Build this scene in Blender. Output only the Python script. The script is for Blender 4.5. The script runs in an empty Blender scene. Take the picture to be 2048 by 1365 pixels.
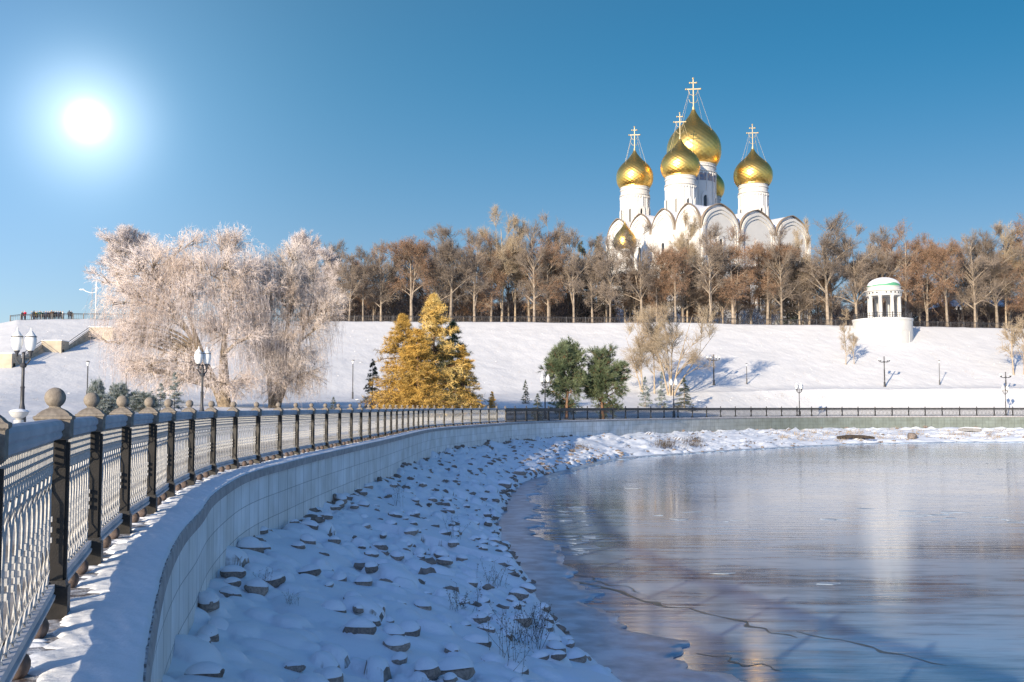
import bpy, bmesh, math, random
import numpy as np
from mathutils import Vector, Matrix

R = math.radians
rng = np.random.default_rng(7)
random.seed(7)
scene = bpy.context.scene
COL = scene.collection

# ------------------------------------------------------------------ camera and pixel helpers
EYE = 1.226
PITCH = math.atan((815 - 682.5) / 2048.0)
CP, SP = math.cos(PITCH), math.sin(PITCH)


def ray(px, py):
    x = (px - 1024) / 2048.0
    y = -(py - 682.5) / 2048.0
    return np.array([x, CP - y * SP, SP + y * CP])


def at(px, py, Y):
    d = ray(px, py)
    d = d * (Y / d[1])
    return np.array([d[0], d[1], d[2] + EYE])


def gnd(px, py, z=0.0):
    d = ray(px, py)
    d = d * ((z - EYE) / d[2])
    return np.array([d[0], d[1]])


cam_d = bpy.data.cameras.new('camera')
cam_d.sensor_width = 36.0
cam_d.lens = 36.0
cam_d.clip_start = 0.05
cam_d.clip_end = 20000
cam = bpy.data.objects.new('camera', cam_d)
cam.location = (0, 0, EYE)
cam.rotation_euler = (math.pi / 2 + PITCH, 0, 0)
COL.objects.link(cam)
scene.camera = cam

# ------------------------------------------------------------------ light
SUN_AZ = R(211)      # direction towards the sun, clockwise from +Y
SUN_EL = R(13.5)
sdir = Vector((math.sin(SUN_AZ) * math.cos(SUN_EL), math.cos(SUN_AZ) * math.cos(SUN_EL), math.sin(SUN_EL)))
sd = bpy.data.lights.new('sun', 'SUN')
sd.energy = 5.2
sd.angle = R(0.5)
sd.color = (1.0, 0.845, 0.63)
so = bpy.data.objects.new('sun', sd)
so.rotation_euler = (-sdir).to_track_quat('-Z', 'Y').to_euler()
COL.objects.link(so)

world = bpy.data.worlds.new('World')
scene.world = world
world.use_nodes = True
wn, wl = world.node_tree.nodes, world.node_tree.links
wn.clear()
wout = wn.new('ShaderNodeOutputWorld')
wbg = wn.new('ShaderNodeBackground')
sky = wn.new('ShaderNodeTexSky')
sky.sky_type = 'NISHITA'
sky.sun_disc = False
sky.sun_elevation = SUN_EL
sky.sun_rotation = SUN_AZ
sky.altitude = 100
sky.air_density = 1.0
sky.dust_density = 0.4
sky.ozone_density = 3.0
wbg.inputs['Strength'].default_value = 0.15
geo = wn.new('ShaderNodeTexCoord')
nrm = wn.new('ShaderNodeVectorMath')
nrm.operation = 'NORMALIZE'
wl.new(geo.outputs['Generated'], nrm.inputs[0])


def wmath(op, a, b=None, c=None):
    n_ = wn.new('ShaderNodeMath')
    n_.operation = op
    for i_, v_ in enumerate((a, b, c)):
        if v_ is None:
            continue
        if hasattr(v_, 'links'):
            wl.new(v_, n_.inputs[i_])
        else:
            n_.inputs[i_].default_value = v_
    return n_.outputs[0]


def wrange(v, a, b, c, d, smooth_=True):
    n_ = wn.new('ShaderNodeMapRange')
    n_.interpolation_type = 'SMOOTHSTEP' if smooth_ else 'LINEAR'
    wl.new(v, n_.inputs['Value'])
    for k_, q_ in zip(('From Min', 'From Max', 'To Min', 'To Max'), (a, b, c, d)):
        n_.inputs[k_].default_value = q_
    return n_.outputs[0]


def wmix(f, a, b, mode='MIX'):
    n_ = wn.new('ShaderNodeMix')
    n_.data_type = 'RGBA'
    n_.blend_type = mode
    for k_, v_ in ((0, f), (6, a), (7, b)):
        if hasattr(v_, 'links'):
            wl.new(v_, n_.inputs[k_])
        else:
            n_.inputs[k_].default_value = v_
    return n_.outputs[2]


def wdot(v):
    n_ = wn.new('ShaderNodeVectorMath')
    n_.operation = 'DOT_PRODUCT'
    wl.new(nrm.outputs[0], n_.inputs[0])
    n_.inputs[1].default_value = v
    return n_.outputs['Value']


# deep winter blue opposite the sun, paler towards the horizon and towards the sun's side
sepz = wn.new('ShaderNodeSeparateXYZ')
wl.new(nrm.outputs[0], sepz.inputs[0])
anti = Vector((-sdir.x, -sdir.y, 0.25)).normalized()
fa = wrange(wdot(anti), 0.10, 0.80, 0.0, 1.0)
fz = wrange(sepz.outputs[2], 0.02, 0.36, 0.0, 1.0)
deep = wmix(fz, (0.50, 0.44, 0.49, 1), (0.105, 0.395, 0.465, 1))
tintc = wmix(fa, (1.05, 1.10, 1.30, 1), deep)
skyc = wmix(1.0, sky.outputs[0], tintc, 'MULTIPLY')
# bright disc with its aureole low in the sky at the left
gdir = Vector(ray(175, 243)).normalized()
th = wmath('ARCCOSINE', wmath('MINIMUM', wdot(gdir), 1.0))


def gauss(sig, p=2.0):
    q_ = wmath('POWER', wmath('DIVIDE', th, sig), p)
    return wmath('EXPONENT', wmath('MULTIPLY', q_, -1.0))


def glow(prev, fac, colr):
    n_ = wn.new('ShaderNodeVectorMath')
    n_.operation = 'SCALE'
    n_.inputs[0].default_value = colr
    wl.new(fac, n_.inputs['Scale'])
    m_ = wn.new('ShaderNodeVectorMath')
    m_.operation = 'ADD'
    wl.new(prev, m_.inputs[0])
    wl.new(n_.outputs[0], m_.inputs[1])
    return m_.outputs[0]


c_ = glow(skyc, gauss(0.013), (9, 9, 8.7))
c_ = glow(c_, gauss(0.046), (2.7, 2.9, 2.9))
c_ = glow(c_, gauss(0.085, 1.0), (0.75, 1.1, 1.3))
c_ = glow(c_, gauss(0.36, 1.3), (0.46, 0.74, 0.98))
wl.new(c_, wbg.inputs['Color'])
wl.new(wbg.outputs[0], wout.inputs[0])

scene.view_settings.view_transform = 'Standard'
scene.view_settings.look = 'None'
scene.view_settings.exposure = 0.45
scene.view_settings.gamma = 1.0
scene.cycles.max_bounces = 6
scene.cycles.diffuse_bounces = 2
scene.cycles.glossy_bounces = 3
scene.cycles.caustics_reflective = False
scene.cycles.caustics_refractive = False
scene.cycles.use_adaptive_sampling = False
scene.cycles.use_denoising = True
scene.cycles.denoiser = 'OPENIMAGEDENOISE'
scene.cycles.denoising_input_passes = 'RGB_ALBEDO_NORMAL'
scene.cycles.denoising_prefilter = 'NONE'

# ------------------------------------------------------------------ materials
MATS = {}


def mat(name, col, rough=0.7, metal=0.0, var=0.0, vscale=3.0, col2=None, bump=0.0, bscale=20.0, coord='Object', obrand=0.0, spec=0.5, detail=5.0, bdist=0.02):
    m = bpy.data.materials.new(name)
    m.use_nodes = True
    n, l = m.node_tree.nodes, m.node_tree.links
    b = n['Principled BSDF']
    b.inputs['Roughness'].default_value = rough
    b.inputs['Metallic'].default_value = metal
    b.inputs['Specular IOR Level'].default_value = spec
    b.inputs['Base Color'].default_value = (*col, 1)
    tc = n.new('ShaderNodeTexCoord')
    out = None
    if col2 is not None or var > 0:
        nz = n.new('ShaderNodeTexNoise')
        nz.inputs['Scale'].default_value = vscale
        nz.inputs['Detail'].default_value = detail
        l.new(tc.outputs[coord], nz.inputs['Vector'])
        rp = n.new('ShaderNodeValToRGB')
        rp.color_ramp.elements[0].position = 0.36
        rp.color_ramp.elements[1].position = 0.64
        c2 = col2 if col2 is not None else tuple(min(1, c * (1 + var)) for c in col)
        c1 = col if col2 is not None else tuple(c * (1 - var) for c in col)
        rp.color_ramp.elements[0].color = (*c1, 1)
        rp.color_ramp.elements[1].color = (*c2, 1)
        l.new(nz.outputs['Fac'], rp.inputs[0])
        out = rp.outputs[0]
    if obrand > 0:
        oi = n.new('ShaderNodeObjectInfo')
        mr = n.new('ShaderNodeMapRange')
        mr.inputs['To Min'].default_value = 1 - obrand
        mr.inputs['To Max'].default_value = 1 + obrand
        l.new(oi.outputs['Random'], mr.inputs['Value'])
        hs = n.new('ShaderNodeHueSaturation')
        l.new(mr.outputs[0], hs.inputs['Value'])
        if out is not None:
            l.new(out, hs.inputs['Color'])
        else:
            hs.inputs['Color'].default_value = (*col, 1)
        out = hs.outputs[0]
    if out is not None:
        l.new(out, b.inputs['Base Color'])
    if bump > 0:
        bz = n.new('ShaderNodeTexNoise')
        bz.inputs['Scale'].default_value = bscale
        bz.inputs['Detail'].default_value = 6
        l.new(tc.outputs[coord], bz.inputs['Vector'])
        bp = n.new('ShaderNodeBump')
        bp.inputs['Strength'].default_value = bump
        bp.inputs['Distance'].default_value = bdist
        l.new(bz.outputs['Fac'], bp.inputs['Height'])
        l.new(bp.outputs[0], b.inputs['Normal'])
    MATS[name] = m
    return m


mat('snow', (0.80, 0.82, 0.86), 0.65, bump=0.35, bscale=9, var=0.025, vscale=0.6, spec=0.3, bdist=0.05)
mat('bank_snow', (0.78, 0.82, 0.88), 0.6, bump=0.3, bscale=14, spec=0.3, bdist=0.03)
mat('hill_snow', (0.73, 0.725, 0.72), 0.7, bump=0.5, bscale=2.2, var=0.03, vscale=0.35, spec=0.2, bdist=0.12)
mat('iron', (0.014, 0.012, 0.011), 0.45, bump=0.08, bscale=90, var=0.4, vscale=8)
mat('iron_frost', (0.50, 0.49, 0.47), 0.8, col2=(0.36, 0.36, 0.36), vscale=40, bump=0.5, bscale=120, bdist=0.004)
mat('cap_frost', (0.17, 0.145, 0.12), 0.85, col2=(0.27, 0.235, 0.195), vscale=30, bump=0.5, bscale=140, bdist=0.006)
mat('rail_frost', (0.36, 0.38, 0.42), 0.75, col2=(0.50, 0.52, 0.56), vscale=3, bump=0.25, bscale=60, bdist=0.006)
mat('far_iron', (0.05, 0.05, 0.052), 0.6, var=0.4, vscale=2)
mat('foot_stone', (0.115, 0.085, 0.075), 0.8, var=0.4, vscale=20)
mat('paving', (0.20, 0.165, 0.13), 0.8, col2=(0.46, 0.43, 0.40), vscale=1.1, bump=0.3, bscale=12)
mat('ledge_stone', (0.10, 0.075, 0.068), 0.8, col2=(0.22, 0.19, 0.18), vscale=14, bump=0.4, bscale=40)
mat('ledge_top', (0.085, 0.06, 0.055), 0.8, col2=(0.62, 0.63, 0.66), vscale=11, detail=8, bump=0.5, bscale=50)
mat('coping', (0.36, 0.34, 0.34), 0.7, var=0.2, vscale=5, bump=0.25, bscale=60)
mat('rock', (0.20, 0.165, 0.145), 0.85, col2=(0.36, 0.29, 0.245), vscale=5, bump=0.6, bscale=16, obrand=0.35, bdist=0.03)
mat('white_wall', (0.66, 0.645, 0.62), 0.7, var=0.03, vscale=0.4, bump=0.1, bscale=2)
mat('rotunda_white', (0.58, 0.57, 0.55), 0.7, var=0.05, vscale=1.2)
mat('window_dark', (0.03, 0.035, 0.04), 0.25)
mat('roof_edge', (0.27, 0.215, 0.165), 0.6)
mat('roof_snow', (0.82, 0.83, 0.86), 0.6, col2=(0.70, 0.71, 0.74), vscale=0.25)
mat('frieze', (0.45, 0.33, 0.26), 0.7, col2=(0.14, 0.20, 0.30), vscale=1.3)
mat('silver', (0.58, 0.46, 0.26), 0.45, 0.6)
mat('green_copper', (0.10, 0.34, 0.20), 0.6)
mat('bark', (0.20, 0.16, 0.125), 0.9, col2=(0.36, 0.30, 0.24), vscale=2, obrand=0.2)
mat('bark_pale', (0.32, 0.25, 0.175), 0.9, col2=(0.46, 0.38, 0.29), vscale=2)
mat('bark_willow', (0.13, 0.10, 0.07), 0.9, col2=(0.28, 0.22, 0.155), vscale=5, bump=0.8, bscale=9, bdist=0.05)
mat('bark_pine', (0.26, 0.14, 0.07), 0.9, col2=(0.16, 0.10, 0.07), vscale=3)
mat('twig_grey', (0.165, 0.135, 0.115), 0.9, col2=(0.30, 0.24, 0.19), vscale=0.5, obrand=0.2)
mat('twig_rust', (0.185, 0.13, 0.095), 0.9, col2=(0.34, 0.215, 0.135), vscale=0.45, obrand=0.12)
mat('leaf_rust', (0.36, 0.195, 0.11), 0.85, col2=(0.23, 0.145, 0.10), vscale=0.6, obrand=0.15)
mat('twig_pale', (0.46, 0.38, 0.27), 0.9, col2=(0.34, 0.26, 0.18), vscale=0.5)
mat('twig_willow', (0.86, 0.77, 0.73), 0.9, col2=(0.70, 0.58, 0.50), vscale=0.35)
mat('twig_willow_b', (0.76, 0.68, 0.63), 0.9, col2=(0.52, 0.42, 0.35), vscale=0.35)
mat('twig_frost', (0.74, 0.67, 0.65), 0.9, col2=(0.56, 0.49, 0.47), vscale=0.3)
mat('larch', (0.70, 0.43, 0.095), 0.8, col2=(0.40, 0.27, 0.075), vscale=0.55)
mat('larch_pale', (0.80, 0.62, 0.25), 0.8, col2=(0.62, 0.40, 0.10), vscale=0.7)
mat('pine', (0.055, 0.085, 0.04), 0.7, col2=(0.19, 0.235, 0.125), vscale=1.1, obrand=0.15)
mat('spruce', (0.03, 0.05, 0.035), 0.75, col2=(0.10, 0.13, 0.10), vscale=1.6)
mat('spruce_frost', (0.09, 0.13, 0.11), 0.75, col2=(0.42, 0.46, 0.46), vscale=2.2)
mat('wood_far', (0.085, 0.072, 0.078), 0.95, col2=(0.14, 0.115, 0.105), vscale=0.15)
mat('lamp_iron', (0.05, 0.05, 0.055), 0.5, var=0.3, vscale=6)
mat('lamp_glass', (0.82, 0.82, 0.80), 0.25)
mat('stair_stone', (0.46, 0.39, 0.30), 0.8, var=0.12, vscale=1.0)
mat('weed', (0.10, 0.075, 0.05), 0.9, obrand=0.3)
mat('dry_grass', (0.42, 0.32, 0.19), 0.9, col2=(0.28, 0.20, 0.12), vscale=1)
mat('brick_dark', (0.10, 0.055, 0.04), 0.85, var=0.25, vscale=1)
mat('skin', (0.55, 0.36, 0.27), 0.6)
for nm, c in (('cloth_black', (0.015, 0.016, 0.02)), ('cloth_navy', (0.02, 0.03, 0.07)), ('cloth_teal', (0.02, 0.07, 0.07)), ('cloth_brown', (0.06, 0.035, 0.025)), ('cloth_grey', (0.09, 0.09, 0.10)),
              ('cloth_red', (0.60, 0.02, 0.05)), ('cloth_yellow', (0.60, 0.42, 0.04)), ('cloth_white', (0.7, 0.7, 0.7)), ('cloth_blue', (0.06, 0.13, 0.22))):
    mat(nm, c, 0.85)


def gold_mat():
    m = mat('gold', (0.72, 0.46, 0.10), 0.36, 1.0)
    n, l = m.node_tree.nodes, m.node_tree.links
    b = n['Principled BSDF']
    uv = n.new('ShaderNodeUVMap')
    uv.uv_map = 'wrap'
    sx = n.new('ShaderNodeSeparateXYZ')
    l.new(uv.outputs[0], sx.inputs[0])

    def diag(sign):
        a = n.new('ShaderNodeMath'); a.operation = 'MULTIPLY'; a.inputs[1].default_value = 24.0
        l.new(sx.outputs[0], a.inputs[0])
        c = n.new('ShaderNodeMath'); c.operation = 'MULTIPLY'; c.inputs[1].default_value = 15.0 * sign
        l.new(sx.outputs[1], c.inputs[0])
        s = n.new('ShaderNodeMath'); s.operation = 'ADD'
        l.new(a.outputs[0], s.inputs[0]); l.new(c.outputs[0], s.inputs[1])
        f = n.new('ShaderNodeMath'); f.operation = 'PINGPONG'; f.inputs[1].default_value = 0.5
        l.new(s.outputs[0], f.inputs[0])
        return f
    f1, f2 = diag(1), diag(-1)
    mn = n.new('ShaderNodeMath'); mn.operation = 'MULTIPLY_ADD'
    l.new(f2.outputs[0], mn.inputs[0]); mn.inputs[1].default_value = 0.55
    l.new(f1.outputs[0], mn.inputs[2])
    bp = n.new('ShaderNodeBump')
    bp.inputs['Strength'].default_value = 0.45
    bp.inputs['Distance'].default_value = 0.10
    l.new(mn.outputs[0], bp.inputs['Height'])
    l.new(bp.outputs[0], b.inputs['Normal'])
    nz = n.new('ShaderNodeTexNoise')
    nz.inputs['Scale'].default_value = 0.9
    tc = n.new('ShaderNodeTexCoord')
    l.new(tc.outputs['Object'], nz.inputs['Vector'])
    rp = n.new('ShaderNodeValToRGB')
    rp.color_ramp.elements[0].color = (0.88, 0.50, 0.10, 1)
    rp.color_ramp.elements[1].color = (1.0, 0.66, 0.20, 1)
    l.new(nz.outputs['Fac'], rp.inputs[0])
    l.new(rp.outputs[0], b.inputs['Base Color'])
    return m


gold_mat()


def wall_mat():
    m = mat('granite', (0.33, 0.34, 0.36), 0.75)
    n, l = m.node_tree.nodes, m.node_tree.links
    b = n['Principled BSDF']
    uv = n.new('ShaderNodeUVMap')
    uv.uv_map = 'wrap'
    br = n.new('ShaderNodeTexBrick')
    br.inputs['Scale'].default_value = 1.0
    br.inputs['Brick Width'].default_value = 0.92
    br.inputs['Row Height'].default_value = 0.46
    br.inputs['Mortar Size'].default_value = 0.008
    br.inputs['Mortar Smooth'].default_value = 0.3
    br.inputs['Color1'].default_value = (0.80, 0.79, 0.77, 1)
    br.inputs['Color2'].default_value = (0.90, 0.89, 0.87, 1)
    br.inputs['Mortar'].default_value = (0.42, 0.42, 0.42, 1)
    br.offset = 0.5
    l.new(uv.outputs[0], br.inputs['Vector'])
    sp = n.new('ShaderNodeSeparateXYZ')
    l.new(uv.outputs[0], sp.inputs[0])

    def mth(op, a, b_=None):
        q = n.new('ShaderNodeMath')
        q.operation = op
        for i_, v_ in enumerate((a, b_)):
            if v_ is None:
                continue
            if hasattr(v_, 'links'):
                l.new(v_, q.inputs[i_])
            else:
                q.inputs[i_].default_value = v_
        return q.outputs[0]
    # open vertical joints between the slabs
    jn = mth('LESS_THAN', mth('FRACT', mth('DIVIDE', sp.outputs[0], 0.92)), 0.035)
    # darker greenish far stone; frosted near part coloured paler in place of fill light
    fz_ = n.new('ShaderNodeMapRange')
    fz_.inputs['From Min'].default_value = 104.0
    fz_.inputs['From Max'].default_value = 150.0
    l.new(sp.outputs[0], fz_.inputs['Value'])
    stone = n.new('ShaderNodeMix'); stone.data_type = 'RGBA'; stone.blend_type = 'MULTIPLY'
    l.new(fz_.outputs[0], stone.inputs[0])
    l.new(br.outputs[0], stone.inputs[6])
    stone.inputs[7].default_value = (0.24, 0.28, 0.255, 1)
    jm = n.new('ShaderNodeMix'); jm.data_type = 'RGBA'; jm.blend_type = 'MULTIPLY'
    l.new(mth('MULTIPLY', jn, 0.6), jm.inputs[0])
    l.new(stone.outputs[2], jm.inputs[6])
    jm.inputs[7].default_value = (0.2, 0.2, 0.22, 1)
    # vertical run-off streaks and frost
    mp = n.new('ShaderNodeMapping')
    mp.inputs['Scale'].default_value = (16, 0.7, 1)
    l.new(uv.outputs[0], mp.inputs['Vector'])
    nz = n.new('ShaderNodeTexNoise')
    nz.inputs['Scale'].default_value = 1.0
    nz.inputs['Detail'].default_value = 6
    l.new(mp.outputs[0], nz.inputs['Vector'])
    rp = n.new('ShaderNodeValToRGB')
    rp.color_ramp.elements[0].position = 0.3
    rp.color_ramp.elements[0].color = (0.76, 0.76, 0.77, 1)
    rp.color_ramp.elements[1].position = 0.62
    rp.color_ramp.elements[1].color = (1.0, 1.0, 1.0, 1)
    l.new(nz.outputs['Fac'], rp.inputs[0])
    mx = n.new('ShaderNodeMix')
    mx.data_type = 'RGBA'
    mx.blend_type = 'MULTIPLY'
    mx.inputs[0].default_value = 0.7
    l.new(jm.outputs[2], mx.inputs[6])
    l.new(rp.outputs[0], mx.inputs[7])
    n3 = n.new('ShaderNodeTexNoise')
    n3.inputs['Scale'].default_value = 0.9
    n3.inputs['Detail'].default_value = 8
    l.new(uv.outputs[0], n3.inputs['Vector'])
    r3 = n.new('ShaderNodeValToRGB')
    r3.color_ramp.elements[0].position = 0.35
    r3.color_ramp.elements[0].color = (0.86, 0.85, 0.83, 1)
    r3.color_ramp.elements[1].position = 0.65
    r3.color_ramp.elements[1].color = (1.08, 1.09, 1.12, 1)
    l.new(n3.outputs['Fac'], r3.inputs[0])
    m2 = n.new('ShaderNodeMix')
    m2.data_type = 'RGBA'
    m2.blend_type = 'MULTIPLY'
    m2.inputs[0].default_value = 1.0
    l.new(mx.outputs[2], m2.inputs[6])
    l.new(r3.outputs[0], m2.inputs[7])
    l.new(m2.outputs[2], b.inputs['Base Color'])
    bp = n.new('ShaderNodeBump')
    bp.inputs['Strength'].default_value = 0.5
    bp.inputs['Distance'].default_value = 0.02
    l.new(br.outputs['Fac'], bp.inputs['Height'])
    bp.invert = True
    l.new(bp.outputs[0], b.inputs['Normal'])


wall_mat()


def ice_mat():
    m = mat('river_ice', (0.03, 0.05, 0.08), 0.12)
    n, l = m.node_tree.nodes, m.node_tree.links
    b = n['Principled BSDF']
    tc = n.new('ShaderNodeTexCoord')

    def noise(scale, sx, sy, detail=6, rough=0.6, rot=0.0, dist=0.0):
        mp = n.new('ShaderNodeMapping')
        mp.inputs['Scale'].default_value = (sx, sy, 1)
        mp.inputs['Rotation'].default_value = (0, 0, rot)
        l.new(tc.outputs['Object'], mp.inputs['Vector'])
        nz = n.new('ShaderNodeTexNoise')
        nz.inputs['Scale'].default_value = scale
        nz.inputs['Detail'].default_value = detail
        nz.inputs['Roughness'].default_value = rough
        nz.inputs['Distortion'].default_value = dist
        l.new(mp.outputs[0], nz.inputs['Vector'])
        return nz

    def rampn(src, p0, p1, c0=(0, 0, 0), c1=(1, 1, 1)):
        rp = n.new('ShaderNodeValToRGB')
        rp.color_ramp.elements[0].position = p0
        rp.color_ramp.elements[1].position = p1
        rp.color_ramp.elements[0].color = (*c0, 1)
        rp.color_ramp.elements[1].color = (*c1, 1)
        l.new(src, rp.inputs[0])
        return rp
    big = noise(0.11, 0.5, 1.0, 8, 0.62, R(-14), 0.8)      # frosted patches
    fine = noise(1.3, 0.30, 1.6, 8, 0.66, R(-5))           # wind streaks
    mu = n.new('ShaderNodeMath'); mu.operation = 'MULTIPLY_ADD'
    l.new(fine.outputs['Fac'], mu.inputs[0]); mu.inputs[1].default_value = 0.8
    l.new(big.outputs['Fac'], mu.inputs[2])
    fr = rampn(mu.outputs[0], 0.66, 1.04)
    colr = n.new('ShaderNodeMix'); colr.data_type = 'RGBA'
    l.new(fr.outputs[0], colr.inputs[0])
    colr.inputs[6].default_value = (0.025, 0.055, 0.10, 1)
    colr.inputs[7].default_value = (0.27, 0.39, 0.53, 1)
    l.new(colr.outputs[2], b.inputs['Base Color'])
    ro = n.new('ShaderNodeMapRange')
    l.new(fr.outputs[0], ro.inputs['Value'])
    ro.inputs['To Min'].default_value = 0.05
    ro.inputs['To Max'].default_value = 0.15
    l.new(ro.outputs[0], b.inputs['Roughness'])
    b.inputs['IOR'].default_value = 1.40
    b.inputs['Specular IOR Level'].default_value = 0.75
    rip = noise(2.0, 0.16, 1.6, 4, 0.55, R(3))
    bp = n.new('ShaderNodeBump')
    bp.inputs['Strength'].default_value = 0.30
    bp.inputs['Distance'].default_value = 0.022
    l.new(rip.outputs['Fac'], bp.inputs['Height'])
    l.new(bp.outputs[0], b.inputs['Normal'])


ice_mat()
mat('shore_ice', (0.42, 0.54, 0.67), 0.28, col2=(0.16, 0.24, 0.35), vscale=1.8, bump=0.35, bscale=7, bdist=0.02)
mat('log', (0.045, 0.035, 0.028), 0.9, var=0.4, vscale=3)
mat('slab', (0.30, 0.29, 0.28), 0.8, var=0.2)
mat('floe', (0.22, 0.28, 0.36), 0.25, col2=(0.34, 0.40, 0.48), vscale=2)
mat('crack', (0.012, 0.02, 0.03), 0.3)


def bank_mat():
    m = MATS['bank_snow_ground'] = mat('bank_snow_ground', (0.78, 0.82, 0.88), 0.6, bump=0.3, bscale=14, spec=0.3, bdist=0.03)
    n, l = m.node_tree.nodes, m.node_tree.links
    b = n['Principled BSDF']
    ge = n.new('ShaderNodeNewGeometry')
    sx = n.new('ShaderNodeSeparateXYZ')
    l.new(ge.outputs['True Normal'], sx.inputs[0])
    nz = n.new('ShaderNodeTexNoise'); nz.inputs['Scale'].default_value = 3.0; nz.inputs['Detail'].default_value = 4
    tc = n.new('ShaderNodeTexCoord')
    l.new(tc.outputs['Object'], nz.inputs['Vector'])
    ad = n.new('ShaderNodeMath'); ad.operation = 'MULTIPLY_ADD'
    l.new(nz.outputs['Fac'], ad.inputs[0]); ad.inputs[1].default_value = 0.55
    l.new(sx.outputs[2], ad.inputs[2])
    rp = n.new('ShaderNodeValToRGB')
    rp.color_ramp.elements[0].position = 0.54
    rp.color_ramp.elements[1].position = 0.62
    l.new(ad.outputs[0], rp.inputs[0])
    n2 = n.new('ShaderNodeTexNoise'); n2.inputs['Scale'].default_value = 9.0; n2.inputs['Detail'].default_value = 6
    l.new(tc.outputs['Object'], n2.inputs['Vector'])
    r2 = n.new('ShaderNodeValToRGB')
    r2.color_ramp.elements[0].position = 0.35; r2.color_ramp.elements[0].color = (0.15, 0.125, 0.11, 1)
    r2.color_ramp.elements[1].position = 0.65; r2.color_ramp.elements[1].color = (0.34, 0.28, 0.24, 1)
    l.new(n2.outputs['Fac'], r2.inputs[0])
    mx = n.new('ShaderNodeMix'); mx.data_type = 'RGBA'
    l.new(rp.outputs[0], mx.inputs[0])
    l.new(r2.outputs[0], mx.inputs[6])
    mx.inputs[7].default_value = (0.78, 0.82, 0.88, 1)
    l.new(mx.outputs[2], b.inputs['Base Color'])


bank_mat()

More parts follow.
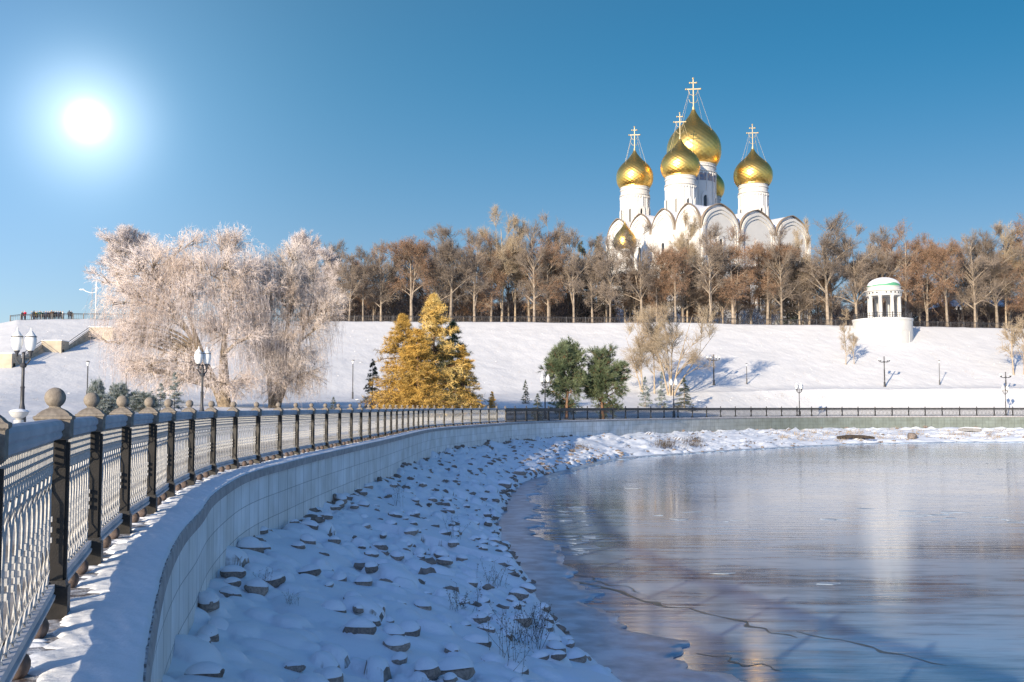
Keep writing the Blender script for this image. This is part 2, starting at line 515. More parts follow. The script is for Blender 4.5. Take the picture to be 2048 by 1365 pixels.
# ------------------------------------------------------------------ mesh building
class MB:
    """collects vertices and faces of one mesh"""

    def __init__(s):
        s.V, s.F, s.M, s.n = [], [], [], 0

    def add(s, V, F, m=0):
        V = np.asarray(V, dtype=np.float64).reshape(-1, 3)
        for f in F:
            s.F.append([int(i) + s.n for i in f])
            s.M.append(m)
        s.V.append(V)
        s.n += len(V)
        return s

    def box(s, c, size, rz=0.0, m=0, taper=1.0):
        x, y, z = size[0] / 2, size[1] / 2, size[2] / 2
        v = np.array([[-x, -y, -z], [x, -y, -z], [x, y, -z], [-x, y, -z], [-x * taper, -y * taper, z], [x * taper, -y * taper, z], [x * taper, y * taper, z], [-x * taper, y * taper, z]])
        c_, s_ = math.cos(rz), math.sin(rz)
        v = v @ np.array([[c_, s_, 0], [-s_, c_, 0], [0, 0, 1]]) + np.array(c)
        return s.add(v, [(0, 3, 2, 1), (4, 5, 6, 7), (0, 1, 5, 4), (1, 2, 6, 5), (2, 3, 7, 6), (3, 0, 4, 7)], m)

    def lathe(s, prof, n=16, c=(0, 0, 0), m=0, cap=True, sq=0):
        prof = np.array(prof, dtype=float)
        a = np.arange(n) * 2 * math.pi / n + (math.pi / n if sq else 0)
        V = np.concatenate([np.stack([r * np.cos(a) + c[0], r * np.sin(a) + c[1], np.full(n, z + c[2])], 1) for r, z in prof])
        F = []
        for i in range(len(prof) - 1):
            for j in range(n):
                k = (j + 1) % n
                F.append((i * n + j, i * n + k, (i + 1) * n + k, (i + 1) * n + j))
        if cap:
            F.append(tuple(range(n))[::-1])
            F.append(tuple((len(prof) - 1) * n + j for j in range(n)))
        return s.add(V, F, m)

    def tube(s, P, r, n=6, m=0, close=False):
        P = np.array(P, dtype=float)
        r = np.broadcast_to(np.array(r, dtype=float), (len(P),))
        T = np.gradient(P, axis=0)
        T /= np.linalg.norm(T, axis=1)[:, None] + 1e-9
        up = np.array([0, 0, 1.0]) if abs(T[0][2]) < 0.9 else np.array([1.0, 0, 0])
        V = []
        for i in range(len(P)):
            a = np.cross(T[i], up)
            if np.linalg.norm(a) < 1e-3:
                a = np.cross(T[i], [0.3, 1, 0])
            a /= np.linalg.norm(a)
            b = np.cross(T[i], a)
            for j in range(n):
                t = 2 * math.pi * j / n
                V.append(P[i] + r[i] * (math.cos(t) * a + math.sin(t) * b))
        F = []
        L = len(P)
        for i in range(L - 1 if not close else L):
            i2 = (i + 1) % L
            for j in range(n):
                k = (j + 1) % n
                F.append((i * n + j, i2 * n + j, i2 * n + k, i * n + k))
        if not close:
            F.append(tuple(range(n)))
            F.append(tuple((L - 1) * n + j for j in range(n))[::-1])
        return s.add(V, F, m)

    def sphere(s, c, r, n=12, k=8, sc=(1, 1, 1), m=0):
        prof = [(max(1e-4, r * math.sin(math.pi * i / k)), -r * math.cos(math.pi * i / k)) for i in range(k + 1)]
        mb = MB()
        mb.lathe(prof, n)
        V = np.concatenate(mb.V) * np.array(sc) + np.array(c)
        return s.add(V, mb.F, m)

    def prism(s, poly, h0, h1, fn, m=0):
        """poly: 2-D outline; fn(a, b, h) -> 3-D point"""
        n = len(poly)
        V = [fn(a, b, h0) for a, b in poly] + [fn(a, b, h1) for a, b in poly]
        F = [tuple(range(n))[::-1], tuple(range(n, 2 * n))] + [(i, (i + 1) % n, n + (i + 1) % n, n + i) for i in range(n)]
        return s.add(V, F, m)

    def ring(s, inner, outer, h0, h1, fn, m=0):
        """open band between two outlines of equal length"""
        n = len(inner)
        V = [fn(*p, h0) for p in inner] + [fn(*p, h0) for p in outer] + [fn(*p, h1) for p in inner] + [fn(*p, h1) for p in outer]
        F = []
        for i in range(n - 1):
            F += [(i, n + i, n + i + 1, i + 1), (2 * n + i, 2 * n + i + 1, 3 * n + i + 1, 3 * n + i), (n + i, 3 * n + i, 3 * n + i + 1, n + i + 1), (i, i + 1, 2 * n + i + 1, 2 * n + i)]
        F += [(0, 2 * n, 3 * n, n), (n - 1, 2 * n - 1, 4 * n - 1, 3 * n - 1)]
        return s.add(V, F, m)

    def mesh(s, name, mats, smooth=False):
        me = bpy.data.meshes.new(name)
        V = np.concatenate(s.V) if s.V else np.zeros((0, 3))
        me.from_pydata([tuple(v) for v in V], [], s.F)
        for m_ in mats if isinstance(mats, (list, tuple)) else [mats]:
            me.materials.append(MATS[m_])
        if max(s.M, default=0) > 0:
            me.polygons.foreach_set('material_index', s.M)
        bm = bmesh.new()
        bm.from_mesh(me)
        bmesh.ops.recalc_face_normals(bm, faces=bm.faces)
        bm.to_mesh(me)
        bm.free()
        if smooth:
            me.polygons.foreach_set('use_smooth', [True] * len(me.polygons))
            try:
                me.set_sharp_from_angle(angle=R(40))
            except Exception:
                pass
        return me

    def build(s, name, mats, parent=None, smooth=False, loc=None):
        return link(name, s.mesh(name, mats, smooth), parent, loc)


def link(name, me, parent=None, loc=None):
    o = bpy.data.objects.new(name, me)
    COL.objects.link(o)
    if parent is not None:
        o.parent = parent
    if loc is not None:
        o.location = loc
    return o


def fast_mesh(name, V, Fs, mats, smooth=False, midx=None):
    """V (n,3) array; Fs list of (m,k) index arrays"""
    me = bpy.data.meshes.new(name)
    V = np.asarray(V, dtype=np.float32)
    me.vertices.add(len(V))
    me.vertices.foreach_set('co', V.ravel())
    tot = np.concatenate([np.full(len(f), f.shape[1], dtype=np.int32) for f in Fs])
    loops = np.concatenate([np.asarray(f, dtype=np.int32).ravel() for f in Fs])
    me.loops.add(len(loops))
    me.loops.foreach_set('vertex_index', loops)
    me.polygons.add(len(tot))
    st = np.zeros(len(tot), dtype=np.int32)
    st[1:] = np.cumsum(tot)[:-1]
    me.polygons.foreach_set('loop_start', st)
    me.polygons.foreach_set('loop_total', tot)
    for m_ in mats if isinstance(mats, (list, tuple)) else [mats]:
        me.materials.append(MATS[m_])
    if midx is not None:
        me.polygons.foreach_set('material_index', np.asarray(midx, dtype=np.int32))
    me.polygons.foreach_set('use_smooth', np.full(len(tot), smooth))
    me.update(calc_edges=True)
    return me


def grid_faces(a, b):
    i = np.arange(a - 1)[:, None] * b + np.arange(b - 1)[None, :]
    i = i.ravel()
    return np.stack([i, i + 1, i + b + 1, i + b], 1)


def set_uv(me, uv):
    """uv per vertex"""
    lay = me.uv_layers.new(name='wrap')
    vi = np.zeros(len(me.loops), dtype=np.int32)
    me.loops.foreach_get('vertex_index', vi)
    lay.data.foreach_set('uv', np.asarray(uv, dtype=np.float32)[vi].ravel())


def tag(o, label=None, cat=None, group=None, kind=None):
    if label:
        o['label'] = label
    if cat:
        o['category'] = cat
    if group:
        o['group'] = group
    if kind:
        o['kind'] = kind
    return o


def thing(name, label, cat, loc=(0, 0, 0), rz=0.0, group=None, sc=1.0):
    o = bpy.data.objects.new(name, None)
    COL.objects.link(o)
    o.location = [float(c) for c in loc]
    o.rotation_euler = (0, 0, rz)
    o.scale = (sc, sc, sc) if not hasattr(sc, '__len__') else sc
    return tag(o, label, cat, group)


# ------------------------------------------------------------------ the curve of the embankment
def catmull(P, n=24):
    P = np.array(P, dtype=float)
    Q = np.vstack([2 * P[0] - P[1], P, 2 * P[-1] - P[-2]])
    out = []
    for i in range(1, len(Q) - 2):
        t = np.linspace(0, 1, n, endpoint=False)[:, None]
        p0, p1, p2, p3 = Q[i - 1], Q[i], Q[i + 1], Q[i + 2]
        out.append(0.5 * ((2 * p1) + (-p0 + p2) * t + (2 * p0 - 5 * p1 + 4 * p2 - p3) * t ** 2 + (-p0 + 3 * p1 - 3 * p2 + p3) * t ** 3))
    out.append(P[-1:])
    return np.vstack(out)


near_px = [(110, 1218), (183, 1122), (245, 1062), (299, 1024), (337, 993), (379, 970), (423, 951), (467, 938)]
FC = [(0.9, -3.4), (0.1, -0.9), (-0.85, 1.3), (-1.5, 2.75), (-2.13, 4.3)] + [tuple(gnd(*p)) for p in near_px]
FC += [(-5.58, 22.6), (-5.6, 25.0), (-5.57, 28.3), (-5.49, 32.4), (-5.40, 36.5), (-5.33, 41.8), (-5.30, 47.4), (-5.24, 53.4), (-5.06, 58), (-4.63, 62), (-3.83, 66.3), (-2.88, 71), (-1.74, 76.5),
       (-0.5, 81.8), (1.2, 87), (3.26, 91.8), (5.7, 96.5), (8.5, 101.3), (12, 107), (15.3, 112), (19, 117.5), (23, 122.5), (28, 128), (33, 132.5), (39, 136.8), (46, 140.3), (54, 142.3), (62, 143.3),
       (72, 143.8), (90, 144)]
FCV = catmull(FC)
seg = np.linalg.norm(np.diff(FCV, axis=0), axis=1)
FS = np.concatenate([[0], np.cumsum(seg)])
FT = np.gradient(FCV, axis=0)
FT /= np.linalg.norm(FT, axis=1)[:, None]
k = np.ones(15) / 15
for ax in (0, 1):
    FT[7:-7, ax] = np.convolve(FT[:, ax], k, 'valid')
FT /= np.linalg.norm(FT, axis=1)[:, None]
FN = np.stack([FT[:, 1], -FT[:, 0]], 1)      # towards the water


def fpos(s, off=0.0):
    s = np.asarray(s, dtype=float)
    X = np.interp(s, FS, FCV[:, 0]) + off * np.interp(s, FS, FN[:, 0])
    Y = np.interp(s, FS, FCV[:, 1]) + off * np.interp(s, FS, FN[:, 1])
    return X, Y


FU = FCV[:, 0] / np.maximum(FCV[:, 1], 0.3)
_ok = FCV[:, 1] > 0.8


def s_of_px(px):
    u = (px - 1024) / 2048.0 / 1.002
    return float(np.interp(u, FU[_ok], FS[_ok]))


S_MIN, S_MAX = 0.0, FS[-1]

# ------------------------------------------------------------------ terrain heights behind the railing
ZC = 16.3


def smooth(t):
    t = np.clip(t, 0, 1)
    return t * t * (3 - 2 * t)


# cheap value noise
_tab = rng.random((256, 256))


def vnoise(x, y):
    xi, yi = np.floor(x).astype(int), np.floor(y).astype(int)
    fx, fy = x - xi, y - yi
    fx, fy = fx * fx * (3 - 2 * fx), fy * fy * (3 - 2 * fy)
    a = _tab[xi % 256, yi % 256]; b = _tab[(xi + 1) % 256, yi % 256]
    c = _tab[xi % 256, (yi + 1) % 256]; d = _tab[(xi + 1) % 256, (yi + 1) % 256]
    return (a * (1 - fx) + b * fx) * (1 - fy) + (c * (1 - fx) + d * fx) * fy - 0.5


UU = [-2.6, -0.9, -0.5, -0.3, -0.1, 0.0, 0.1, 0.2, 0.3, 0.4, 0.5, 0.9]


def prof(u):
    Yf = np.interp(u, FU[_ok], FCV[_ok, 1])
    pd = np.interp(u, UU, [9, 12, 15, 15, 13, 11, 9, 8, 7, 7, 7, 7])
    Yt = np.interp(u, UU, [105, 105, 105, 113, 127, 136, 141, 145, 152, 156, 159, 170])
    Yt = Yt + 5.0 * vnoise(u * 7 + 50, u * 0 + 2)
    zt = np.interp(u, UU, [1.5, 2.0, 2.6, 2.5, 2.5, 2.8, 3.0, 3.4, 3.9, 4.1, 4.2, 4.2])
    Yc = np.interp(u, UU, [170, 170, 173, 176, 179, 180, 181, 183, 186, 191, 198, 215])
    zc = np.interp(u, [-2.6, -0.75, -0.62, -0.53, -0.505, -0.485, 0.9], [2.0, 4.0, 9.0, 14.3, 15.4, 16.05, 16.35])
    return Yf, pd, Yt, zt, Yc, zc


def hz(X, Y, rough=True):
    X, Y = np.asarray(X, dtype=float), np.asarray(Y, dtype=float)
    u = X / np.maximum(Y, 0.5)
    Yf, pd, Yt, zt, Yc, zc = prof(u)
    Yp = Yf + pd
    t = np.clip((Y - Yp) / np.maximum(Yt - Yp, 1), 0, 1)
    s = np.clip((Y - Yt) / (Yc - Yt), 0, 1)
    S = np.where(s < 0.12, s * s / 0.24, np.where(s > 0.94, 1 - 0.06 * 0.5 * (1 - (s - 0.94) / 0.06) ** 2 * 1.0, 0))
    mid = (s >= 0.12) & (s <= 0.94)
    S = np.where(mid, 0.06 + (s - 0.12) * (0.97 - 0.06) / 0.82, S)
    z = zt * t ** 1.15 + (zc - zt) * S
    # a ploughed snow bank beside the promenade on the right
    w = np.exp(-((Y - (Yf + 8.5 - 26 * (u - 0.17))) / 0.9) ** 2) * smooth((u - 0.10) / 0.03) * smooth((0.245 - u) / 0.03)
    z = z + 0.4 * w
    z = z + 0.10 * np.exp(-((Y - Yp) / (0.6 + 0.01 * Y)) ** 2)
    if rough:
        a = smooth((Y - Yp + 1) / 3)
        z = z + a * (0.08 * vnoise(X * 0.35, Y * 0.35) + 0.07 * vnoise(X * 1.1 + 7, Y * 1.1) + 0.30 * vnoise(X * 0.07 + 3, Y * 0.07))
    return z


def gz(X, Y):
    return float(hz(np.array([X]), np.array([Y]))[0])


# terrain grid in (direction, distance)
us = np.concatenate([np.linspace(-2.4, -0.62, 60, endpoint=False), np.linspace(-0.62, 0.62, 640), np.linspace(0.63, 0.85, 20)])
tt = np.linspace(0, 1, 300)
Ug, Tg = np.meshgrid(us, tt, indexing='ij')
Yf, pd, Yt, zt, Yc, zc = prof(Ug)
Yg = np.where(Tg < 0.15, Yf - 0.15 + (pd + 2) * (Tg / 0.15),
              np.where(Tg < 0.8, Yf - 0.15 + pd + 2 + (Yc + 3 - (Yf - 0.15 + pd + 2)) * np.clip((Tg - 0.15) / 0.65, 0, 1), Yc + 3 + (420 - Yc) * np.clip((Tg - 0.8) / 0.2, 0, 1) ** 1.6))
Xg = Ug * Yg
Zg = hz(Xg, Yg)
Zg[:, 0] -= 0.02
V = np.stack([Xg, Yg, Zg], -1).reshape(-1, 3)
me = fast_mesh('hillside', V, [grid_faces(len(us), len(tt))[:, ::-1]], 'hill_snow', True)
tag(link('hillside', me), kind='structure')

# promenade paving: a strip along the railing, 5 mm above the ground sheet
ss = np.linspace(S_MIN + 0.2, S_MAX - 1, 700)
rows = []
offs = np.linspace(-0.14, -6.2, 9)
for o_ in offs:
    x, y = fpos(ss, o_)
    rows.append(np.stack([x, y, np.full_like(x, 0.012)], 1))
G = np.stack(rows, 1)
tag(link('promenade', fast_mesh('promenade', G.reshape(-1, 3), [grid_faces(len(ss), len(offs))], 'paving', True)), kind='structure')

# river: a wide sheet to the horizon
ZW = -3.2
mb = MB()
mb.add([(-6000, -3000, ZW), (6000, -3000, ZW), (6000, 9000, ZW), (-6000, 9000, ZW)], [(0, 1, 2, 3)])
tag(mb.build('river', 'river_ice'), kind='structure')

# ------------------------------------------------------------------ embankment wall
wall = thing('embankment_wall', 'long curved grey granite block wall carrying the railing above the snowy bank', 'wall', (0, 0, 0))
ss = np.concatenate([np.linspace(0, 40, 260), np.linspace(40.3, S_MAX, 330)])


def sweep(name, profile, mats, parent, smooth_=False, uvface=False, closed=False):
    rows = []
    for off, z in profile:
        x, y = fpos(ss, off)
        rows.append(np.stack([x, y, np.full_like(x, z)], 1))
    G = np.stack(rows, 1)
    me = fast_mesh(name, G.reshape(-1, 3), [grid_faces(len(ss), len(profile))], mats, smooth_)
    if uvface:
        L = np.concatenate([[0], np.cumsum([math.hypot(profile[i + 1][0] - profile[i][0], profile[i + 1][1] - profile[i][1]) for i in range(len(profile) - 1)])])
        uv = np.stack(np.meshgrid(ss, -L, indexing='ij'), -1).reshape(-1, 2)
        set_uv(me, uv)
    return link(name, me, parent)


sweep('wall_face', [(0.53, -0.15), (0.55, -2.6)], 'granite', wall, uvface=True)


# coping of separate slabs: joints modelled as small gaps
def coping():
    mb = MB()
    s = 0.3
    while s < S_MAX - 1.2:
        L = 0.95
        sv = np.linspace(s + 0.004, s + L - 0.004, 4 if s < 60 else 2)
        pts = []
        for off, z in ((-0.14, -0.10), (0.52, -0.15), (0.60, -0.15), (0.60, -0.02), (0.585, 0.0), (-0.14, 0.0)):
            x, y = fpos(sv, off)
            pts.append(np.stack([x, y, np.full_like(x, z)], 1))
        G = np.stack(pts, 1)
        a, b = G.shape[:2]
        F, Ft = [], []
        for i in range(a - 1):
            for j in range(b):
                (Ft if j == 4 else F).append((i * b + j, i * b + (j + 1) % b, (i + 1) * b + (j + 1) % b, (i + 1) * b + j))
        F.append(tuple(range(b)))
        F.append(tuple((a - 1) * b + j for j in range(b))[::-1])
        n0 = mb.n
        mb.add(G.reshape(-1, 3), F)
        for f in Ft:
            mb.F.append([q + n0 for q in f]); mb.M.append(1)
        s += L
    return mb.build('coping', ['coping', 'ledge_top'], wall)


coping()

# snow lying on the ledge: a soft slab with a ragged inner edge
nt = 22
sL = np.concatenate([np.linspace(0.2, 30, 1100), np.linspace(30.05, S_MAX - 1.5, 1100)])
tv = np.linspace(0, 1, nt)
inner = 0.04 + 0.15 * np.clip(vnoise(sL * 2.3, sL * 0 + 3) + 0.25, 0, 1) + 0.16 * vnoise(sL * 7.0, sL * 0 + 9) + 0.10 * vnoise(sL * 19, sL * 0)
inner = np.clip(inner, 0.02, 0.40)
offg = inner[:, None] + (0.59 - inner[:, None]) * tv[None, :]
thick = 0.022 * np.sin(np.pi * np.clip(tv, 0.0, 1.0)) ** 0.35
thick[0] = -0.004
thick[-1] = -0.03
Hs = thick[None, :] * (0.8 + 0.8 * (vnoise(sL * 1.3, sL * 0 + 5)[:, None] + 0.3)) + 0.012 * vnoise(offg * 9 + sL[:, None] * 5, offg * 17 + sL[:, None] * 3) * (thick > 0)[None, :]
sg = np.repeat(sL[:, None], nt, 1)
x, y = fpos(sg.ravel(), offg.ravel())
me = fast_mesh('ledge_snow', np.stack([x, y, Hs.ravel() + 0.003], 1), [grid_faces(len(sL), nt)], 'snow', True)
tag(link('ledge_snow', me), kind='stuff')
# thin crusts of snow between the railing feet
mb = MB()
for i in range(520):
    s = rng.uniform(0.5, 60) if i < 380 else rng.uniform(60, S_MAX - 3)
    x, y = fpos(s, rng.uniform(-0.05, 0.32))
    r = rng.uniform(0.02, 0.07)
    a = rng.uniform(0, 6.28)
    mb.sphere((x, y, 0.0), 1.0, 8, 4, (r * 1.6, r, 0.012), 0)
tag(mb.build('snow_crust', 'snow', smooth=True), kind='stuff')

# ------------------------------------------------------------------ riverbank with snowed-over riprap
pairs = [((0.9, -3.4), (5.4, -3.0)), ((-0.6, 0.8), (4.7, 1.0)), ((-1.5, 2.75), (4.2, 4.0)), ((-2.13, 4.3), (3.7, 6.5)), ((-3.4, 8.2), (2.75, 11)), ((-4.3, 12.1), (2.1, 14.3)), ((-5.1, 16.2), (1.45, 18)), ((-5.55, 21), (0.85, 21.8)),
         ((-5.57, 28), (0.3, 27)), ((-5.4, 36), (-0.35, 36)), ((-5.28, 47), (-0.25, 46)), ((-5.1, 58), (0.3, 55.5)), ((-3.83, 66.3), (1.2, 63)), ((-1.74, 76.5), (3.5, 71.5)), ((1.2, 87), (6, 80.5)),
         ((5.7, 96.5), (9.5, 89.5)), ((12, 107), (15.5, 97.5)), ((19, 117.5), (21, 104)), ((28, 128), (29.5, 113)), ((39, 136.8), (41, 124)), ((54, 142.3), (54, 129.3)), ((72, 143.8), (70, 131.5)), ((90, 144), (90, 132))]
ps = [float(FS[np.argmin(np.hypot(FCV[:, 0] - a[0], FCV[:, 1] - a[1]))]) for a, b in pairs]
shore = catmull([b for a, b in pairs], 12)
shore_s = np.interp(np.arange(len(shore)) / 12.0, np.arange(len(ps)), ps)


def bank_xy(s, t):
    """t 0 at the wall foot, 1 at the water line, beyond 1 under the ice"""
    x0, y0 = fpos(s, 0.5)
    x1 = np.interp(s, shore_s, shore[:, 0])
    y1 = np.interp(s, shore_s, shore[:, 1])
    return x0 + (x1 - x0) * t, y0 + (y1 - y0) * t


def bank_z(s, t):
    zb = np.interp(s, [0, 12, 22, 34, S_MAX], [-1.2, -1.28, -1.40, -1.62, -1.72])
    tt_ = np.clip(t, 0, 1.25)
    z = zb + (ZW - zb) * (0.92 * tt_ + 0.08 * tt_ ** 2)
    # gentle bench of ice-covered shore
    return z


sB = [0.0]
while sB[-1] < S_MAX - 0.5:
    y_ = float(fpos(sB[-1])[1])
    sB.append(sB[-1] + max(0.045, 0.0052 * max(y_, 3)))
sB = np.array(sB)
NTB = 190
tB = np.linspace(-0.02, 1.12, NTB)
Sg, Tg2 = np.meshgrid(sB, tB, indexing='ij')
BX, BY = bank_xy(Sg.ravel(), Tg2.ravel())
BX, BY = BX.reshape(Sg.shape), BY.reshape(Sg.shape)
BZ0 = bank_z(Sg, Tg2)
# noise on the shore line, then rock-sized mounds of snow
BZ = BZ0 + 0.16 * vnoise(BX * 0.6, BY * 0.6) + 0.05 * vnoise(BX * 2.1, BY * 2.1)
mound = np.zeros_like(BZ)
rocks = []
nm = 9500
for i in range(nm):
    s = S_MAX * rng.random() ** 1.9 + 0.2
    if s > S_MAX - 1:
        continue
    t = rng.uniform(0.0, 0.97)
    x, y = bank_xy(np.array([s]), np.array([t]))
    x, y = float(x[0]), float(y[0])
    r = rng.uniform(0.11, 0.27) * (1.0 if y < 30 else 1.0 + min(0.35, (y - 30) / 150))
    if rng.random() < 0.16:
        r *= 1.45
    hgt = r * rng.uniform(0.45, 1.05) * (1.0 if s < 95 else 0.9)
    i0, i1 = np.searchsorted(sB, [s - 1.5 - r, s + 1.5 + r])
    sub = (slice(i0, i1), slice(None))
    ca, sa = math.cos(rng.uniform(0, 3.14)), math.sin(rng.uniform(0, 3.14))
    dx, dy = BX[sub] - x, BY[sub] - y
    asp = rng.uniform(0.65, 1.0)
    d2 = ((dx * ca + dy * sa) / r) ** 2 + ((-dx * sa + dy * ca) / (r * asp)) ** 2
    m_ = d2 < 1.7
    if not m_.any():
        continue
    dome = hgt * np.where(d2 < 1, (1 - np.minimum(d2, 1) ** 1.9) ** 0.55, 0)
    mound[sub] = np.maximum(mound[sub], dome)
    rocks.append((s, t, x, y, r, hgt))
fade = smooth((1.03 - Tg2) / 0.10)
BZ = BZ + mound * fade
BZ = np.where(Tg2 > 1.05, np.minimum(BZ, ZW - 0.05), BZ)
V = np.stack([BX, BY, BZ], -1).reshape(-1, 3)
tag(link('riverbank', fast_mesh('riverbank', V, [grid_faces(len(sB), NTB)], 'bank_snow_ground', True)), kind='structure')


def bank_ground(s, t):
    i = int(np.clip(np.searchsorted(sB, s), 0, len(sB) - 1))
    j = int(np.clip(np.searchsorted(tB, t), 0, NTB - 1))
    return float(BZ[i, j])


def bank_at_px(px, py):
    """grid vertex of the bank that shows at a pixel"""
    P = np.stack([BX, BY, BZ - EYE], -1)
    d = P[..., 1] * CP + P[..., 2] * SP
    X = 1024 + 2048 * P[..., 0] / np.maximum(d, 0.1)
    Yp_ = 682.5 - 2048 * (-P[..., 1] * SP + P[..., 2] * CP) / np.maximum(d, 0.1)
    e = (X - px) ** 2 + (Yp_ - py) ** 2 + np.where(d < 0.5, 1e9, 0)
    i, j = np.unravel_index(np.argmin(e), e.shape)
    return float(BX[i, j]), float(BY[i, j]), float(BZ[i, j]), float(sB[i]), float(tB[j])


# ------------------------------------------------------------------ rocks
def ico(sub):
    bm = bmesh.new()
    bmesh.ops.create_icosphere(bm, subdivisions=sub, radius=1.0)
    V = np.array([v.co[:] for v in bm.verts])
    F = np.array([[v.index for v in f.verts] for f in bm.faces])
    bm.free()
    return V, F


IV, IF = ico(4)


def rock_shape(r, flat=0.62):
    n = 13
    N = r.normal(size=(n, 3))
    N /= np.linalg.norm(N, axis=1)[:, None]
    D = r.uniform(0.72, 1.0, n)
    dots = np.maximum(IV @ N.T, 1e-3)
    rad = np.min(np.where(IV @ N.T > 0.05, D / dots, 9), axis=1)
    rad = np.minimum(rad, 1.25)
    rad = rad * (1 + 0.05 * vnoise(IV[:, 0] * 4 + 20 + N[0, 0] * 9, IV[:, 1] * 4 + IV[:, 2] * 3 + 20))
    rad = 0.62 * rad + 0.38 * 0.88
    P = IV * rad[:, None]
    P[:, 0] *= r.uniform(0.95, 1.25)
    P[:, 1] *= r.uniform(0.75, 0.95)
    P[:, 2] *= flat
    return P


rock_meshes, cap_meshes = [], []
for i in range(8):
    r_ = np.random.default_rng(100 + i)
    P = rock_shape(r_, r_.uniform(0.55, 0.75))
    rock_meshes.append(fast_mesh('rock', P, [IF], 'rock', True))
    C = P * np.array([1.03, 1.03, 1.0])
    zc0 = 0.12 * P[:, 2].max()
    C[:, 2] = np.maximum(C[:, 2], zc0 + 0.10 * vnoise(C[:, 0] * 2 + 30, C[:, 1] * 2 + 30))
    for _ in range(10):
        acc = np.zeros_like(C); num = np.zeros(len(C))
        for a_, b_ in ((0, 1), (1, 2), (2, 0)):
            np.add.at(acc, IF[:, a_], C[IF[:, b_]]); np.add.at(num, IF[:, a_], 1)
            np.add.at(acc, IF[:, b_], C[IF[:, a_]]); np.add.at(num, IF[:, b_], 1)
        C = 0.4 * C + 0.6 * acc / num[:, None]
    C[:, :2] *= 1.03
    C[:, 2] += 0.12 + 0.13 * np.clip(1 - (C[:, 0] ** 2 + C[:, 1] ** 2), 0, 1)
    cap_meshes.append(fast_mesh('snow_cap', C, [IF], 'bank_snow', True))

ROCKS = 0


def put_rock(x, y, z, size, label, group='snow covered rocks on the riverbank', bare=False, k=None, rz=None, squash=1.0, cap=True):
    global ROCKS
    k = ROCKS % 8 if k is None else k
    ROCKS += 1
    o = link('rock', rock_meshes[k])
    o.location = (x, y, z)
    o.rotation_euler = (random.uniform(-0.15, 0.15), random.uniform(-0.15, 0.15), random.uniform(0, 6.28) if rz is None else rz)
    o.scale = (size, size, size * squash)
    tag(o, label, 'rock', group)
    if cap:
        c = link('snow_cap', cap_meshes[k], o)
    return o


# marked rocks the photograph shows
special = [(500, 1102, 0.26, 'large dark boulder resting against the foot of the granite wall, biggest on the bank'),
           (681, 1003, 0.22, 'upright brown block against the wall foot, alone midway along the wall'),
           (905, 1345, 0.25, 'broad brown slab-like rock at the bottom edge of the bank, largest near the viewer'),
           (548, 1163, 0.19, 'bare-faced brown rock with thick snow top, below and right of the dark boulder'),
           (1040, 947, 0.42, 'dark boulder at the water line where the shore bends'),
           (1008, 972, 0.36, 'low dark boulder at the water line below the bend in the shore'),
           (815, 1268, 0.20, 'square brown rock with a snow cap in the lower middle of the bank')]
for px, py, sz, lb in special:
    x, y, z, s, t = bank_at_px(px, py)
    put_rock(x, y, z + 0.02 * sz, sz, lb)
# the bulk of the visible stones: bands along the bank
rr = np.random.default_rng(5)
cand = [q for q in rocks if 3.5 < q[3] < 40]
rr.shuffle(cand)
cnt = 0
placed = []
for s, t, x, y, r, hgt in cand:
    if cnt >= 285:
        break
    p = y
    keep = {True: 0.85, False: 0.36}[t < 0.06 or t > 0.86] * (1.0 if y < 30 else 0.75) * (1.25 if y < 16 else 1.0)
    if rr.random() > keep or any(abs(x - a) < 0.27 and abs(y - b) < 0.30 for a, b in placed):
        continue
    placed.append((x, y))
    z = bank_ground(s, t)
    if t < 0.10:
        lb = 'small snow capped rock lying at the foot of the granite wall'
    elif t > 0.82:
        lb = 'snow capped rock lying at the edge of the frozen water'
    elif y < 24:
        lb = 'snow capped brown rock on the near middle of the bank'
    else:
        lb = 'small snow capped rock farther along the middle of the bank'
    size = float(np.clip(r * rr.uniform(0.55, 0.95), 0.085, 0.18))
    put_rock(x + 0.02, y - 0.35 * r, z + 0.0 * size - 0.1 * hgt, size, lb)
    cnt += 1
# all the smaller and farther stones as one mass
Vs, Fs_, off = [], [], 0
IV2, IF2 = ico(2)
for i in range(700):
    s = rng.uniform(22, 100) if i % 4 else rng.uniform(70, S_MAX - 3)
    t = rng.uniform(0, 1.0) if rng.random() < 0.6 else rng.choice([rng.uniform(0, 0.05), rng.uniform(0.88, 1.02)])
    x, y = bank_xy(np.array([s]), np.array([t]))
    z = bank_ground(s, t)
    r = rng.uniform(0.05, 0.15) * (1 + min(1.0, max(0, float(y[0]) - 40) / 120))
    P = IV2 * (1 + 0.25 * rng.normal(size=(1, 3))) * np.array([1.2, 0.9, 0.55]) * r + 0.18 * r * rng.normal(size=IV2.shape)
    Vs.append(P + np.array([float(x[0]), float(y[0]), z - 0.1 * r]))
    Fs_.append(IF2 + off)
    off += len(IV2)
tag(link('small_stones', fast_mesh('small_stones', np.concatenate(Vs), [np.concatenate(Fs_)], 'rock', False)), kind='stuff')

